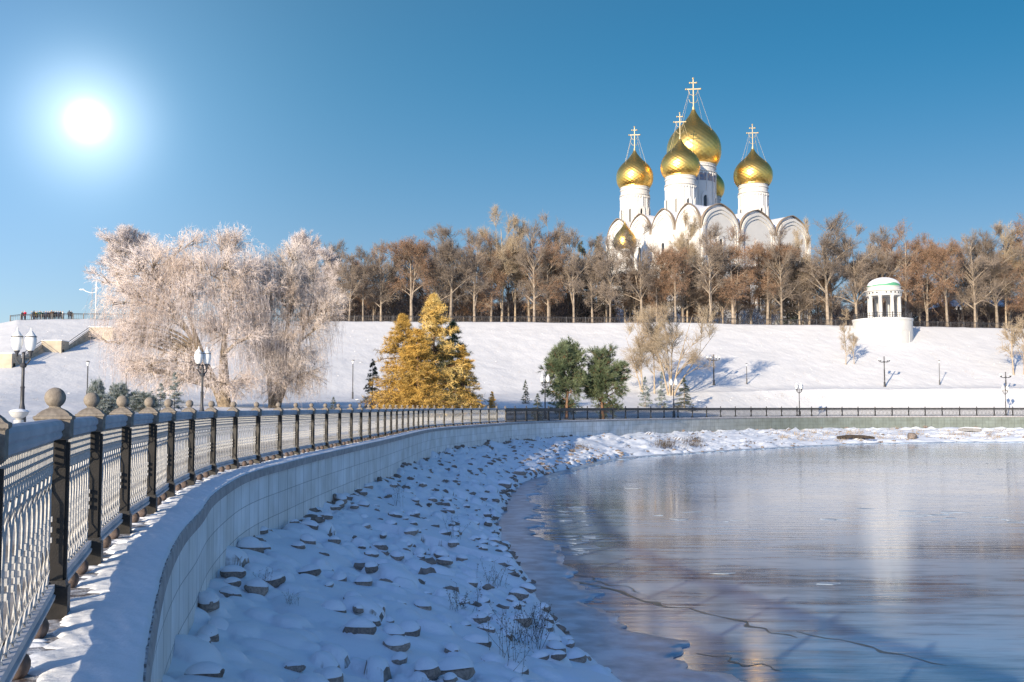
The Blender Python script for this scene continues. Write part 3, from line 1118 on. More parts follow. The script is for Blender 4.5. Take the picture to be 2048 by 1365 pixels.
# far bank: slab, log and bare orange rock
x, y, z, s, t = bank_at_px(1940, 864)
mb = MB()
mb.box((0, 0, 0.2), (2.6, 1.6, 0.45), 0, 0, 0.94)
o = mb.build('stone_slab', 'slab'); o.location = (x, y, z); o.rotation_euler = (R(-6), R(3), R(12))
tag(o, 'flat tilted stone slab under snow at the foot of the far sunlit wall', 'slab')
mb = MB(); mb.box((0, 0, 0.48), (2.5, 1.5, 0.12), 0, 0, 0.92); mb.build('snow_cap', 'snow', o)
x, y, z, s, t = bank_at_px(1712, 879)
mb = MB(); mb.tube([(-2.4, 0, 0.05), (-0.8, 0.2, 0.15), (0.8, 0.15, 0.12), (2.2, -0.1, 0.0)], [0.18, 0.24, 0.22, 0.15], 8)
o = mb.build('driftwood_log', 'log', smooth=True); o.location = (x, y, z + 0.15); tag(o, 'long dark driftwood log lying at the water line of the far bank', 'log')
x, y, z, s, t = bank_at_px(1825, 876)
put_rock(x, y, z + 0.25, 0.75, 'bare orange brown rock at the water line of the far sunlit bank', cap=False)

# ------------------------------------------------------------------ shore ice and cracks
sI = np.linspace(3, S_MAX - 2, 900)
wI = np.interp(sI, [3, 14, 24, 34, 60, S_MAX], [2.4, 2.3, 1.5, 1.2, 1.0, 1.3]) * (0.75 + 0.9 * (vnoise(sI * 0.5, sI * 0 + 1) + 0.3)) + 0.35 * vnoise(sI * 2.1, sI * 0 + 4) + 0.15 * vnoise(sI * 6, sI * 0 + 8)
x1 = np.interp(sI, shore_s, shore[:, 0]); y1 = np.interp(sI, shore_s, shore[:, 1])
x0, y0 = fpos(sI, 0.5)
dn = np.hypot(x1 - x0, y1 - y0)
rows = []
cols = [(-0.8, 0.10), (-0.3, 0.07), (0.15, 0.05), (0.5, 0.045), (0.85, 0.04), (1.0, 0.032), (1.005, -0.02)]
for f, zz in cols:
    d = np.where(f < 0, f, f * np.maximum(wI, 0.2))
    zv = zz + (0.03 * vnoise(sI * 1.2, sI * 0 + f * 9) if f < 0.9 else 0)
    rows.append(np.stack([x1 + (x1 - x0) / dn * d, y1 + (y1 - y0) / dn * d, ZW + zv * np.ones_like(sI)], 1))
G = np.stack(rows, 1)
tag(link('shore_ice', fast_mesh('shore_ice', G.reshape(-1, 3), [grid_faces(len(sI), len(cols))], 'shore_ice', True)), kind='structure')

mb = MB()


def crack(pts, w):
    P = [gnd(px, py, ZW) for px, py in pts]
    P = catmull(P, 14)
    T = np.gradient(P, axis=0); T /= np.linalg.norm(T, axis=1)[:, None]
    N = np.stack([-T[:, 1], T[:, 0]], 1)
    q = np.arange(len(P))
    jit = 0.22 * vnoise(q * 0.35, q * 0 + w * 50)[:, None] * N * 2
    P = P + jit
    ww = w * (0.25 + 1.6 * np.abs(vnoise(q * 0.23, q * 0 + 11))) * np.sin(np.pi * np.clip((q + 0.5) / len(q), 0, 1)) ** 0.5
    A, B = P + N * ww[:, None], P - N * ww[:, None]
    V_ = np.concatenate([np.c_[A, np.full(len(P), ZW + 0.004)], np.c_[B, np.full(len(P), ZW + 0.004)]])
    n_ = len(P)
    mb.add(V_, [(i, i + 1, n_ + i + 1, n_ + i) for i in range(n_ - 1)])


crack([(1085, 1135), (1130, 1160), (1220, 1178), (1300, 1206), (1382, 1218)], 0.17)
crack([(1375, 1216), (1480, 1245), (1600, 1275)], 0.09)
crack([(1600, 1262), (1740, 1295), (1900, 1330)], 0.07)
crack([(1120, 1142), (1210, 1165), (1290, 1186)], 0.06)
crack([(1400, 1305), (1480, 1325), (1570, 1340)], 0.06)
tag(mb.build('ice_crack', 'crack'), kind='structure')

# thin plates of broken ice and blown snow on the ice
fi = np.random.default_rng(17)
Vs, Fs_, off = [], [], 0
for i in range(175):
    if i < 70:
        c = gnd(fi.uniform(1060, 1210), fi.uniform(1150, 1360), ZW)
        r = fi.uniform(0.05, 0.22)
    elif i < 150:
        px = fi.uniform(1000, 1180)
        c = gnd(px, fi.uniform(1010, 1110), ZW); r = fi.uniform(0.1, 0.35)
    else:
        c = gnd(fi.uniform(1250, 2040), 1036 + fi.normal() * 9 if i < 168 else fi.uniform(900, 1200), ZW); r = fi.uniform(0.1, 0.4)
    k_ = fi.integers(5, 9)
    a = np.sort(fi.uniform(0, 6.28, k_))
    rad = r * fi.uniform(0.6, 1.1, k_)
    P = np.c_[c[0] + rad * np.cos(a) * fi.uniform(1.2, 2.6), c[1] + rad * np.sin(a), np.zeros(k_)]
    tz = fi.normal(size=2) * 0.012
    z = ZW + 0.008 + (P[:, 0] - c[0]) * tz[0] + (P[:, 1] - c[1]) * tz[1]
    top = np.c_[P[:, :2], z + 0.004]
    V_ = np.vstack([[[c[0], c[1], ZW + 0.016]], top, np.c_[P[:, :2] * 1.0, np.full(k_, ZW - 0.01)]])
    F_ = [(0, 1 + q, 1 + (q + 1) % k_) for q in range(k_)]
    for q in range(k_):
        F_ += [(1 + q, 1 + k_ + q, 1 + (q + 1) % k_), (1 + (q + 1) % k_, 1 + k_ + q, 1 + k_ + (q + 1) % k_)]
    Vs.append(V_); Fs_.append(np.array(F_) + off); off += len(V_)
tag(link('broken_ice', fast_mesh('broken_ice', np.concatenate(Vs), [np.concatenate(Fs_)], 'floe')), kind='stuff')

# ------------------------------------------------------------------ near railing with ball posts
rail1 = thing('embankment_railing', 'long black cast iron railing with frosted lattice and ball topped posts along the near wall', 'railing')
POSTS1 = [-48, 110, 183, 245, 299, 337, 379, 423, 467, 513, 557, 591.6, 623, 650.7, 677, 700.6, 720, 737.5, 754, 768, 780.5, 792, 804, 815, 826, 835.4, 844.5, 855.5, 869, 887.2, 905, 924, 941.6, 959.5, 976.8, 993, 1010.5]
POSTS2 = [1030, 1052.7, 1075, 1097, 1120, 1147, 1174.8, 1200.7, 1225.6, 1251, 1276, 1301.5, 1328, 1355.8, 1384.6, 1413, 1441, 1470.6, 1502, 1532.7, 1563, 1593.8, 1623, 1653, 1684, 1716, 1750, 1784, 1817, 1850, 1884, 1919, 1953, 1988, 2025, 2063, 2101]

# post: shaft nearer the water than its cap
mb = MB()
mb.box((0, 0.02, 0.09), (0.15, 0.17, 0.18))
mb.box((0, 0.02, 0.20), (0.13, 0.15, 0.04), 0, 0, 0.9)
mb.box((0, 0.025, 0.62), (0.09, 0.095, 0.84))
mb.box((0, 0.08, 0.62), (0.04, 0.02, 0.80))
mb.box((0, -0.045, 0.62), (0.05, 0.02, 0.80))
post_me = mb.mesh('post', 'iron')
mb = MB()
mb.lathe([(0.115, 1.035), (0.135, 1.05), (0.135, 1.15), (0.148, 1.158), (0.148, 1.172), (0.13, 1.178), (0.115, 1.19), (0.085, 1.208), (0.05, 1.22), (0.036, 1.228)], 4, sq=1)
cap_me = mb.mesh('post_cap', 'cap_frost')
mb = MB()
mb.sphere((0, 0, 1.283), 0.060, 20, 14)
mb.lathe([(0.03, 1.215), (0.033, 1.235)], 12)
ball_me = mb.mesh('ball', 'cap_frost', True)

# lattice of one 2 m panel
LN = 2.0


def panel_mesh():
    mb = MB()
    nb = 26
    xs = np.linspace(-0.93, 0.93, nb)
    dxs = xs[1] - xs[0]
    zc_ = np.array([0.18, 0.22, 0.26, 0.30, 0.34, 0.42, 0.55, 0.68, 0.74, 0.79, 0.84])
    for i, x0 in enumerate(xs):
        sgn = 1 if i % 2 else -1
        w = np.array([0, 0.9, 0, -0.9, 0, 0.05, 0, 0.05, 0.8, 0.9, 0.0]) * dxs * 0.5 * sgn
        P = np.stack([x0 + w, np.full(len(zc_), 0.0) + 0.006 * sgn, zc_], 1)
        mb.tube(P, 0.0075, 4)
        if i % 2 == 0:
            for zz in (0.46, 0.52, 0.58):
                mb.box((x0, 0, zz), (0.026, 0.026, 0.03))
            mb.sphere((x0 + dxs / 2, 0, 0.20), 0.014, 6, 4)
        # oval eye at the top
        t = np.linspace(0, 2 * math.pi, 9)[:-1]
        mb.tube(np.stack([x0 + dxs * 0.38 * np.cos(t), 0 * t, 0.865 + 0.032 * np.sin(t)], 1), 0.006, 4, close=True)
    for zz in (0.905, 0.948, 0.99, 1.03):
        mb.tube([(-0.96, 0, zz), (0.96, 0, zz)], 0.009, 4)
    for zz in (0.926, 0.969, 1.010):
        for x0 in np.linspace(-0.92, 0.92, 44):
            mb.box((x0, 0, zz), (0.017, 0.014, 0.034))
    return mb.mesh('panel', 'iron_frost')


panel_me = panel_mesh()


def rail_prof_mesh(name, prof_yz, mats, L=1.96):
    mb = MB()
    mb.prism(prof_yz, -L / 2, L / 2, lambda a, b, h: (h, a, b))
    return mb.mesh(name, mats)


hand_me = rail_prof_mesh('handrail', [(-0.045, 1.045), (0.045, 1.045), (0.055, 1.065), (0.048, 1.085), (0.062, 1.10), (0.062, 1.128), (0.045, 1.15), (0.015, 1.158), (-0.02, 1.156), (-0.05, 1.145), (-0.062, 1.12), (-0.062, 1.085), (-0.05, 1.06)], 'rail_frost')
base_me = rail_prof_mesh('base_rail', [(-0.035, 0.115), (0.035, 0.115), (0.04, 0.14), (0.022, 0.15), (0.032, 0.16), (0.032, 0.20), (-0.032, 0.20), (-0.032, 0.16), (-0.022, 0.15), (-0.04, 0.14)], 'rail_frost')
mb = MB()
for x0 in (-0.55, 0.05, 0.62):
    mb.sphere((x0, 0.0, 0.035), 0.05, 10, 7, (1, 0.9, 0.9))
foot_me = mb.mesh('foot', 'foot_stone', True)
FOOT1 = []
for x0 in (-0.6, 0.0, 0.6):
    mb = MB(); mb.sphere((x0, 0, 0.054), 0.062, 10, 7, (0.9, 0.85, 1.0)); FOOT1.append(mb.mesh('foot', 'foot_stone', True))


def place_post(px, root, meshes, names, sc=1.0):
    s = s_of_px(px)
    x, y = fpos(s)
    tx, ty = np.interp(s, FS, FT[:, 0]), np.interp(s, FS, FT[:, 1])
    # local x along the railing, local y towards the water: x cross z
    rz = math.atan2(ty, tx)
    o = link(names[0], meshes[0], root)
    o.location = (float(x), float(y), 0.0)
    o.rotation_euler = (0, 0, rz + math.pi)
    for m_, nm in zip(meshes[1:], names[1:]):
        link(nm, m_, o)
    return float(x), float(y)


def place_panel(a, b, root, meshes, names, L0=LN):
    cx, cy = (a[0] + b[0]) / 2, (a[1] + b[1]) / 2
    L = math.hypot(b[0] - a[0], b[1] - a[1])
    rz = math.atan2(b[1] - a[1], b[0] - a[0])
    o = link(names[0], meshes[0], root)
    o.location = (cx, cy, 0)
    o.rotation_euler = (0, 0, rz + math.pi)
    o.scale = ((L - 0.06) / L0 * 1.02, 1, 1)
    for m_, nm in zip(meshes[1:], names[1:]):
        link(nm, m_, o)


pp = [place_post(p, rail1, [post_me, cap_me, ball_me], ['post', 'post_cap', 'ball']) for p in POSTS1]
# one more bay towards the viewer, outside the frame
s0 = s_of_px(-48) - 2.0
x, y = fpos(s0)
for a, b in zip([(float(x), float(y))] + pp[:-1], pp):
    place_panel(a, b, rail1, [panel_me, hand_me, base_me, *FOOT1], ['panel', 'handrail', 'base_rail', 'foot', 'foot', 'foot'])

# ------------------------------------------------------------------ far railing with ring pattern
rail2 = thing('embankment_railing', 'dark iron railing with oval ring pattern along the far straight wall', 'railing')
mb = MB()
mb.box((0, 0, 0.10), (0.17, 0.17, 0.20))
mb.box((0, 0, 0.62), (0.12, 0.12, 0.86))
mb.box((0, 0, 1.09), (0.19, 0.19, 0.14))
post2_me = mb.mesh('post', 'far_iron')
mb = MB(); mb.lathe([(0.09, 1.16), (0.05, 1.20), (0.03, 1.21), (0.06, 1.24), (0.065, 1.27), (0.04, 1.32), (0.01, 1.36)], 8)
fin_me = mb.mesh('finial', 'far_iron', True)
mb = MB()
for x0 in np.linspace(-0.86, 0.86, 12):
    t = np.linspace(0, 2 * math.pi, 13)[:-1]
    mb.tube(np.stack([x0 + 0.062 * np.cos(t), 0 * t, 0.46 + 0.31 * np.sin(t)], 1), 0.018, 4, close=True)
for zz in (0.14, 0.79, 0.90):
    mb.box((0, 0, zz), (1.96, 0.04, 0.035))
for x0 in np.linspace(-0.9, 0.9, 22):
    mb.box((x0, 0, 0.845), (0.02, 0.02, 0.08))
panel2_me = mb.mesh('panel', 'far_iron')
hand2_me = rail_prof_mesh('handrail', [(-0.05, 0.90), (0.05, 0.90), (0.07, 1.05), (0.06, 1.13), (0.0, 1.155), (-0.06, 1.13), (-0.07, 1.05)], 'far_iron')
mb = MB(); mb.box((0, 0, 0.05), (1.98, 0.09, 0.06)); base2_me = mb.mesh('base_rail', 'far_iron')
pp2 = [place_post(p, rail2, [post2_me, fin_me], ['post', 'finial']) for p in POSTS2]
for a, b in zip([pp[-1]] + pp2[:-1], pp2):
    place_panel(a, b, rail2, [panel2_me, hand2_me, base2_me], ['panel', 'handrail', 'base_rail'])

# ------------------------------------------------------------------ street lamps
def lantern_meshes():
    g_ = MB(); g_.lathe([(0.085, 0.0), (0.15, 0.10), (0.19, 0.25), (0.20, 0.38), (0.185, 0.47), (0.17, 0.50)], 14)
    c_ = MB(); c_.lathe([(0.19, 0.50), (0.19, 0.52), (0.15, 0.57), (0.10, 0.64), (0.05, 0.70), (0.03, 0.73), (0.035, 0.76), (0.008, 0.84)], 14)
    k_ = MB(); k_.lathe([(0.03, -0.20), (0.05, -0.16), (0.045, -0.11), (0.10, 0.0), (0.11, 0.01)], 12)
    return g_.mesh('lantern', 'lamp_glass', True), c_.mesh('lantern_top', 'lamp_glass', True), k_.mesh('lantern_cup', 'lamp_iron', True)


LG, LC, LK = lantern_meshes()


def ring_me():
    mb = MB(); mb.lathe([(0.195, 0.495), (0.203, 0.50), (0.203, 0.515), (0.195, 0.52)], 14); return mb.mesh('lantern_rim', 'lamp_iron')


LR = ring_me()


def pole_me(H, r=0.055):
    mb = MB()
    mb.lathe([(0.20, 0), (0.20, 0.12), (0.15, 0.16), (0.14, 0.62), (0.16, 0.66), (0.11, 0.74), (0.075, 0.95), (r * 1.25, 1.0), (r * 1.2, H * 0.55), (r * 1.5, H * 0.56), (r, H * 0.58), (r * 0.9, H), (r * 1.4, H + 0.02), (0.01, H + 0.06)], 12)
    return mb.mesh('pole', 'lamp_iron', True)


def twin_lamp(px, ytop, Y, label, n=2, spread=0.22, rz=0.0, zb=None):
    p = at(px, ytop, Y)
    zb = gz(p[0], Y) if zb is None else zb
    H = p[2] - zb
    t = thing('street_lamp', label, 'street lamp', (p[0], p[1], zb), rz, 'street lamps along the embankment')
    hp = H - 0.92
    link('pole', pole_me(hp), t)
    mb = MB()
    for k_ in range(n):
        a = 2 * math.pi * k_ / n
        c_, s_ = math.cos(a), math.sin(a)
        mb.tube([(0, 0, hp - 0.42), (c_ * spread * 0.6, s_ * spread * 0.6, hp - 0.36), (c_ * spread, s_ * spread, hp - 0.22), (c_ * spread, s_ * spread, hp - 0.1)], 0.028, 6)
        mb.tube([(0, 0, hp - 0.2), (c_ * spread, s_ * spread, hp - 0.14)], 0.018, 5)
    mb.lathe([(0.09, hp - 0.5), (0.12, hp - 0.42), (0.07, hp - 0.34)], 10)
    mb.build('bracket', 'lamp_iron', t, True)
    for k_ in range(n):
        a = 2 * math.pi * k_ / n
        l_ = link('lantern', LG, t, (math.cos(a) * spread, math.sin(a) * spread, hp + 0.08))
        link('lantern_top', LC, l_); link('lantern_cup', LK, l_); link('lantern_rim', LR, l_)
    return t


twin_lamp(49, 655, 36, 'twin white lantern lamp nearest the viewer, at the left behind the first ball posts', rz=R(15))
twin_lamp(406, 693, 48, 'twin white lantern lamp standing before the big frosted willow', rz=R(50), spread=0.22)
twin_lamp(1090, 748, 101, 'twin lantern lamp just left of the two round pines', rz=R(10), spread=0.30)
twin_lamp(1347, 757, 121, 'twin lantern lamp in front of the pale multi-stemmed slope tree', rz=R(10), spread=0.30)
twin_lamp(1598, 766, 137, 'four lantern lamp by the far railing, alone below the middle of the open slope', n=4, spread=0.42, rz=R(20))
twin_lamp(2010, 770, 149, 'four lantern lamp close behind the far railing near the right edge', n=4, spread=0.42, rz=R(20))


def arm_lamp(px, ytop, Y, label, n=4, spread=0.95):
    p = at(px, ytop, Y)
    zb = gz(p[0], Y)
    H = p[2] - zb
    t = thing('street_lamp', label, 'street lamp', (p[0], p[1], zb), R(15), 'street lamps at the foot of the slope')
    hp = H - 0.15
    link('pole', pole_me(hp, 0.08), t)
    mb = MB()
    for k_ in range(n):
        a = 2 * math.pi * k_ / n
        c_, s_ = math.cos(a), math.sin(a)
        mb.tube([(0, 0, hp - 0.75), (c_ * spread * 0.5, s_ * spread * 0.5, hp - 0.85), (c_ * spread * 0.9, s_ * spread * 0.9, hp - 0.75), (c_ * spread, s_ * spread, hp - 0.62)], 0.05, 6)
    mb.sphere((0, 0, hp - 0.8), 0.16, 10, 6)
    mb.build('bracket', 'lamp_iron', t, True)
    for k_ in range(n):
        a = 2 * math.pi * k_ / n
        mb = MB(); mb.sphere((0, 0, 0.16), 0.2, 12, 8)
        l_ = mb.build('lantern', 'lamp_glass', t, True, (math.cos(a) * spread, math.sin(a) * spread, hp - 0.52))
        mb = MB(); mb.lathe([(0.04, -0.12), (0.10, -0.02), (0.12, 0.02)], 10); mb.build('lantern_cup', 'lamp_iron', l_, True)
    return t


arm_lamp(1427, 708, 150, 'tall four armed globe lamp right of the pale multi-stemmed slope tree')
arm_lamp(1768, 712, 158, 'tall four armed globe lamp on the snow below the white rotunda')
arm_lamp(2011, 743, 158, 'four armed globe lamp on the slope foot behind the right hand railing lamp')


def thin_lamp(px, ytop, Y, label):
    p = at(px, ytop, Y)
    zb = gz(p[0], Y)
    H = p[2] - zb
    t = thing('lamp_post', label, 'street lamp', (p[0], p[1], zb), 0, 'thin park lamps on the slope')
    mb = MB(); mb.lathe([(0.10, 0), (0.10, 0.8), (0.055, 0.85), (0.05, H - 0.45)], 8); mb.build('pole', 'lamp_iron', t)
    mb = MB(); mb.lathe([(0.06, H - 0.45), (0.16, H - 0.12), (0.19, H - 0.10)], 8); l_ = mb.build('lantern', 'lamp_glass', t)
    mb = MB(); mb.lathe([(0.20, H - 0.10), (0.12, H - 0.03), (0.02, H)], 8); mb.build('lantern_top', 'lamp_iron', l_)


thin_lamp(706, 720, 118, 'thin park lamp alone on the snow between the willow and the larch')
thin_lamp(176, 722, 92, 'thin park lamp left of the frosted willow')
thin_lamp(253, 738, 100, 'slim park lamp under the hanging left branches of the willow')
thin_lamp(1493, 727, 152, 'thin park lamp in the blue tree shadow right of the tall armed lamp')
thin_lamp(1878, 721, 161, 'thin park lamp on the slope right of the white rotunda bastion')

# street light with a long arm on the hilltop at the left
p = at(193, 563, 182)
zb = gz(p[0], 182)
H = p[2] - zb
t = thing('street_light', 'tall grey street light with a curved arm on the hilltop left of the willow', 'street light', (p[0], 182, zb))
mb = MB(); mb.lathe([(0.14, 0), (0.10, H)], 8); mb.build('pole', 'lamp_glass', t)
mb = MB(); mb.tube([(0, 0, H - 1.9), (-0.7, 0, H - 2.1), (-1.6, 0, H - 1.9), (-2.3, 0, H - 1.55)], 0.06, 6); mb.build('arm', 'lamp_glass', t)
mb = MB(); mb.box((-2.5, 0, H - 1.5), (0.8, 0.35, 0.16)); mb.build('lamp_head', 'lamp_glass', t)

# stone planter bowl by the first lamp
p = at(38, 826, 27)
zb = gz(p[0], 27)
t = thing('planter', 'low stone planter bowl full of snow at the left edge behind the railing', 'planter', (p[0], 27, zb))
h = p[2] + 0.03 - zb
mb = MB(); mb.lathe([(0.12, 0), (0.12, max(0.1, h - 0.22)), (0.06, h - 0.2), (0.10, h - 0.17)], 14); mb.build('pedestal', 'rotunda_white', t, True)
mb = MB(); mb.lathe([(0.08, h - 0.18), (0.19, h - 0.12), (0.25, h - 0.01), (0.28, h)], 16); mb.build('bowl', 'rotunda_white', t, True)
mb = MB(); mb.lathe([(0.26, h - 0.005), (0.2, h + 0.04), (0.08, h + 0.07), (0.005, h + 0.075)], 16); mb.build('snow_heap', 'snow', t, True)

# ------------------------------------------------------------------ hilltop railings
def crest_pt(px, back=0.5):
    u = (px - 1024) / 2048.0
    Yc_ = float(prof(np.array([u]))[4][0]) + back
    X = u * Yc_
    return X, Yc_, gz(X, Yc_)


def hill_rail(name, label, pxs, hgt=1.05):
    pts = [crest_pt(p) for p in pxs]
    o0 = pts[0]
    t = thing('hilltop_railing', label, 'railing', o0)
    L = [np.array(p) - np.array(o0) for p in pts]
    mb = MB()
    for a, b in zip(L[:-1], L[1:]):
        d = np.linalg.norm(b - a)
        for zz, r in ((hgt, 0.05), (0.14, 0.03), (hgt - 0.18, 0.025)):
            mb.tube([a + [0, 0, zz], b + [0, 0, zz]], r, 4)
        n_ = int(d / 0.28)
        for i in range(1, n_):
            c = a + (b - a) * i / n_
            mb.box((c[0], c[1], c[2] + hgt / 2), (0.035, 0.035, hgt))
    mb.build('bars', 'lamp_iron', t)
    for q in L:
        mb = MB(); mb.box((q[0], q[1], q[2] + hgt / 2 + 0.03), (0.14, 0.14, hgt + 0.1)); mb.build('post', 'lamp_iron', t)


hill_rail('hilltop_railing', 'thin dark railing at the left end of the hilltop where the crowd stands', list(np.linspace(17, 206, 10)))
hill_rail('hilltop_railing', 'long thin dark railing along the crest between the willow and the white rotunda', list(np.linspace(206, 1712, 40)))
hill_rail('hilltop_railing', 'thin dark railing along the crest right of the white rotunda', list(np.linspace(1826, 2060, 10)))

# ------------------------------------------------------------------ stairway parapets at the left
t0 = at(103, 712, 140)
stair = thing('stairway', 'beige stone stairway parapet climbing the snowy slope at the left', 'stairs', t0)
blocks = [((-4, 24), 708, 740, 128), ((83, 123), 682, 714, 140), ((178, 226), 655, 684, 152)]
corners = []
for (xa, xb), yt, yb, Y in blocks:
    A, B = at(xa, yt, Y), at(xb, yt, Y)
    zb = at(xa, yb, Y)[2] - 1.0
    mb = MB()
    c = (A + B) / 2
    w = B[0] - A[0]
    mb.box((c[0] - t0[0], c[1] + 1.2 - t0[1], (c[2] + zb) / 2 - t0[2]), (w, 2.4, c[2] - zb))
    b_ = mb.build('parapet_block', 'stair_stone', stair)
    mb = MB(); mb.box((c[0] - t0[0], c[1] + 1.2 - t0[1], c[2] + 0.05 - t0[2]), (w + 0.12, 2.5, 0.1)); mb.build('snow_cap', 'snow', b_)
    corners.append((A - t0, B - t0, zb - t0[2]))
for (a, b) in ((0, 1), (1, 2)):
    P0 = corners[a][1]
    P1 = corners[b][0]
    P0 = P0 + np.array([0, 0.4, -1.15]); P1 = P1 + np.array([0, 0.4, -0.35])
    mb = MB()
    V_ = []
    for P in (P0, P1):
        V_ += [P + [0, 0, 0], P + [0, 0.5, 0], P + [0, 0.5, -2.6], P + [0, 0, -2.6]]
    mb.add(V_, [(0, 1, 5, 4), (1, 2, 6, 5), (2, 3, 7, 6), (3, 0, 4, 7), (0, 3, 2, 1), (4, 5, 6, 7)])
    mb.build('ramp_wall', 'stair_stone', stair)
    mb = MB()
    mb.tube([P0 + [0, 0.25, 0.55], P1 + [0, 0.25, 0.55]], 0.045, 6)
    mb.tube([P0 + [0, 0.25, 0.22], P1 + [0, 0.25, 0.22]], 0.03, 6)
    mb.build('handrail', 'lamp_iron', stair)
    mb = MB()
    for i in range(16):
        f = (i + 0.5) / 16
        P = P0 + (P1 - P0) * f
        mb.box((P[0], P[1] + 2.0, P[2] - 0.5), (abs(P1[0] - P0[0]) / 16 + 0.02, 2.6, 0.4))
    mb.build('steps', 'stair_stone', stair)

# ------------------------------------------------------------------ the cathedral
TH = R(36)
YC0 = 224.0
Cc = at(1403, 560, YC0)
cath = thing('cathedral', 'white stone cathedral with five big golden onion domes above the trees', 'cathedral', (Cc[0], YC0, ZC), TH)
WR, WL = 37.5, 31.2          # right facade along local x, left facade along local y
ZPK, ZSP = 30.7, 24.6        # gable peak and springing heights


def arch_outline(w, z0, zs, zp, n=20, ogee=0.05):
    """closed outline of a bay: straight sides, round top with a slight keel"""
    pts = [(-w / 2, z0)]
    h = zp - zs
    for i in range(n + 1):
        a = math.pi * (1 - i / n)
        k_ = math.exp(-((i - n / 2) / (n * 0.07)) ** 2)
        pts.append((w / 2 * math.cos(a), zs + h * (1 - ogee) * math.sin(a) + h * ogee * k_))
    pts.append((w / 2, z0))
    return pts


def fr(c0, inward):
    """frame of a facade bay: a along, b up, h outwards"""
    if inward == 'x':      # right facade (y=0 plane), outward -y
        return lambda a, b, h: (c0 + a, -h, b)
    return lambda a, b, h: (-h, c0 - a, b)


mb = MB()
mb.box((WR / 2, WL / 2, 11.4), (WR - 1.4, WL - 1.4, 24.0))
mb.box((WR / 2, WL / 2, 24.6), (WR - 7, WL - 7, 2.4))
mb.build('wall', 'white_wall', cath)
for side, n_, W in (('x', 3, WR), ('y', 4, WL)):
    bw = W / n_
    for i in range(n_):
        c0 = bw * (i + 0.5)
        F_ = fr(c0, side)
        mb = MB()
        mb.prism(arch_outline(bw - 0.9, -1.0, ZSP, ZPK - 0.9), -0.7, 0.0, F_)
        gb = mb.build('gable', 'white_wall', cath)
        # raised archivolt bands and pilasters
        mb = MB()
        inn, out_ = arch_outline(bw - 1.9, 8, ZSP, ZPK - 1.5), arch_outline(bw - 0.9, 8, ZSP, ZPK - 0.85)
        mb.ring(inn, out_, 0.002, 0.45, F_)
        inn2, out2 = arch_outline(bw - 3.0, 8, ZSP - 0.2, ZPK - 2.3), arch_outline(bw - 1.9, 8, ZSP, ZPK - 1.5)
        mb.ring(inn2, out2, 0.002, 0.22, F_)
        mb.build('archivolt', 'white_wall', gb)
        mb = MB()
        for sgn in (-1, 1):
            mb.prism([(sgn * (bw / 2 - 0.05), -1), (sgn * (bw / 2 - 0.44), -1), (sgn * (bw / 2 - 0.44), ZSP + 0.4), (sgn * (bw / 2 - 0.05), ZSP + 0.4)], -0.2, 0.5, F_)
        mb.build('pilaster', 'white_wall', gb)
        # slit window with surround
        for zw0, zw1 in ((17.2, 22.6), (7.0, 12.0)):
            wo = [(a, b) for a, b in arch_outline(0.95, zw0, zw1 - 0.4, zw1, 8, 0)]
            ws = [(a, b) for a, b in arch_outline(2.0, zw0 - 0.5, zw1 - 0.1, zw1 + 0.9, 8, 0)]
            mb = MB(); mb.prism(wo, 0.0, 0.05, F_); wd = mb.build('window', 'window_dark', gb)
            mb = MB(); mb.ring(wo, ws, 0.003, 0.24, F_); mb.build('window_frame', 'white_wall', gb)
        # barrel roof behind the gable with its dark metal edge
        mb = MB()
        o1 = arch_outline(bw - 0.26, ZSP - 0.2, ZSP, ZPK - 0.16)
        o2 = arch_outline(bw + 0.1, ZSP - 0.2, ZSP, ZPK)
        mb.ring(o1, o2, -0.4, 0.28, F_)
        rf = mb.build('roof_edge', 'roof_edge', cath)
        mb = MB()
        mb.prism(arch_outline(bw - 0.35, ZSP - 0.5, ZSP, ZPK - 0.12), -8.5, -0.45, F_)
        mb.build('vault', 'roof_snow', rf)
# central roof
mb = MB()
mb.add([(7, 7, 25.8), (WR - 5, 7, 25.8), (WR - 5, WL - 5, 25.8), (7, WL - 5, 25.8), (12, 13, 30.9), (WR - 10, 13, 30.9), (WR - 10, WL - 10, 30.9), (12, WL - 10, 30.9)],
       [(0, 1, 5, 4), (1, 2, 6, 5), (2, 3, 7, 6), (3, 0, 4, 7), (4, 5, 6, 7)])
mb.build('roof', 'roof_snow', cath)


def onion(rad, h, tip):
    """profile of an onion dome: rad greatest radius, h bulb height to the neck, tip height"""
    pr = [(0.80, 0.0), (0.87, 0.03), (0.945, 0.10), (0.99, 0.19), (1.0, 0.27), (0.985, 0.36), (0.93, 0.45), (0.83, 0.54), (0.70, 0.62), (0.55, 0.69), (0.41, 0.755), (0.29, 0.82), (0.19, 0.885), (0.115, 0.945), (0.065, 1.0)]
    return [(rad * r, h * z) for r, z in catmull(pr, 4)]


def dome_mesh(name, rad, h):
    pr = onion(rad, h, 0)
    n = 40
    a = np.linspace(0, 2 * math.pi, n + 1)
    rr_ = np.array([p[0] for p in pr]); zz_ = np.array([p[1] for p in pr])
    V_ = np.stack([np.outer(rr_, np.cos(a)), np.outer(rr_, np.sin(a)), np.repeat(zz_[:, None], n + 1, 1)], -1).reshape(-1, 3)
    me_ = fast_mesh(name, V_, [grid_faces(len(pr), n + 1)[:, ::-1]], 'gold', True)
    uv = np.stack(np.meshgrid(np.linspace(0, 1, len(pr)), np.linspace(0, 1, n + 1), indexing='ij'), -1)[..., ::-1].reshape(-1, 2)
    set_uv(me_, uv)
    return me_


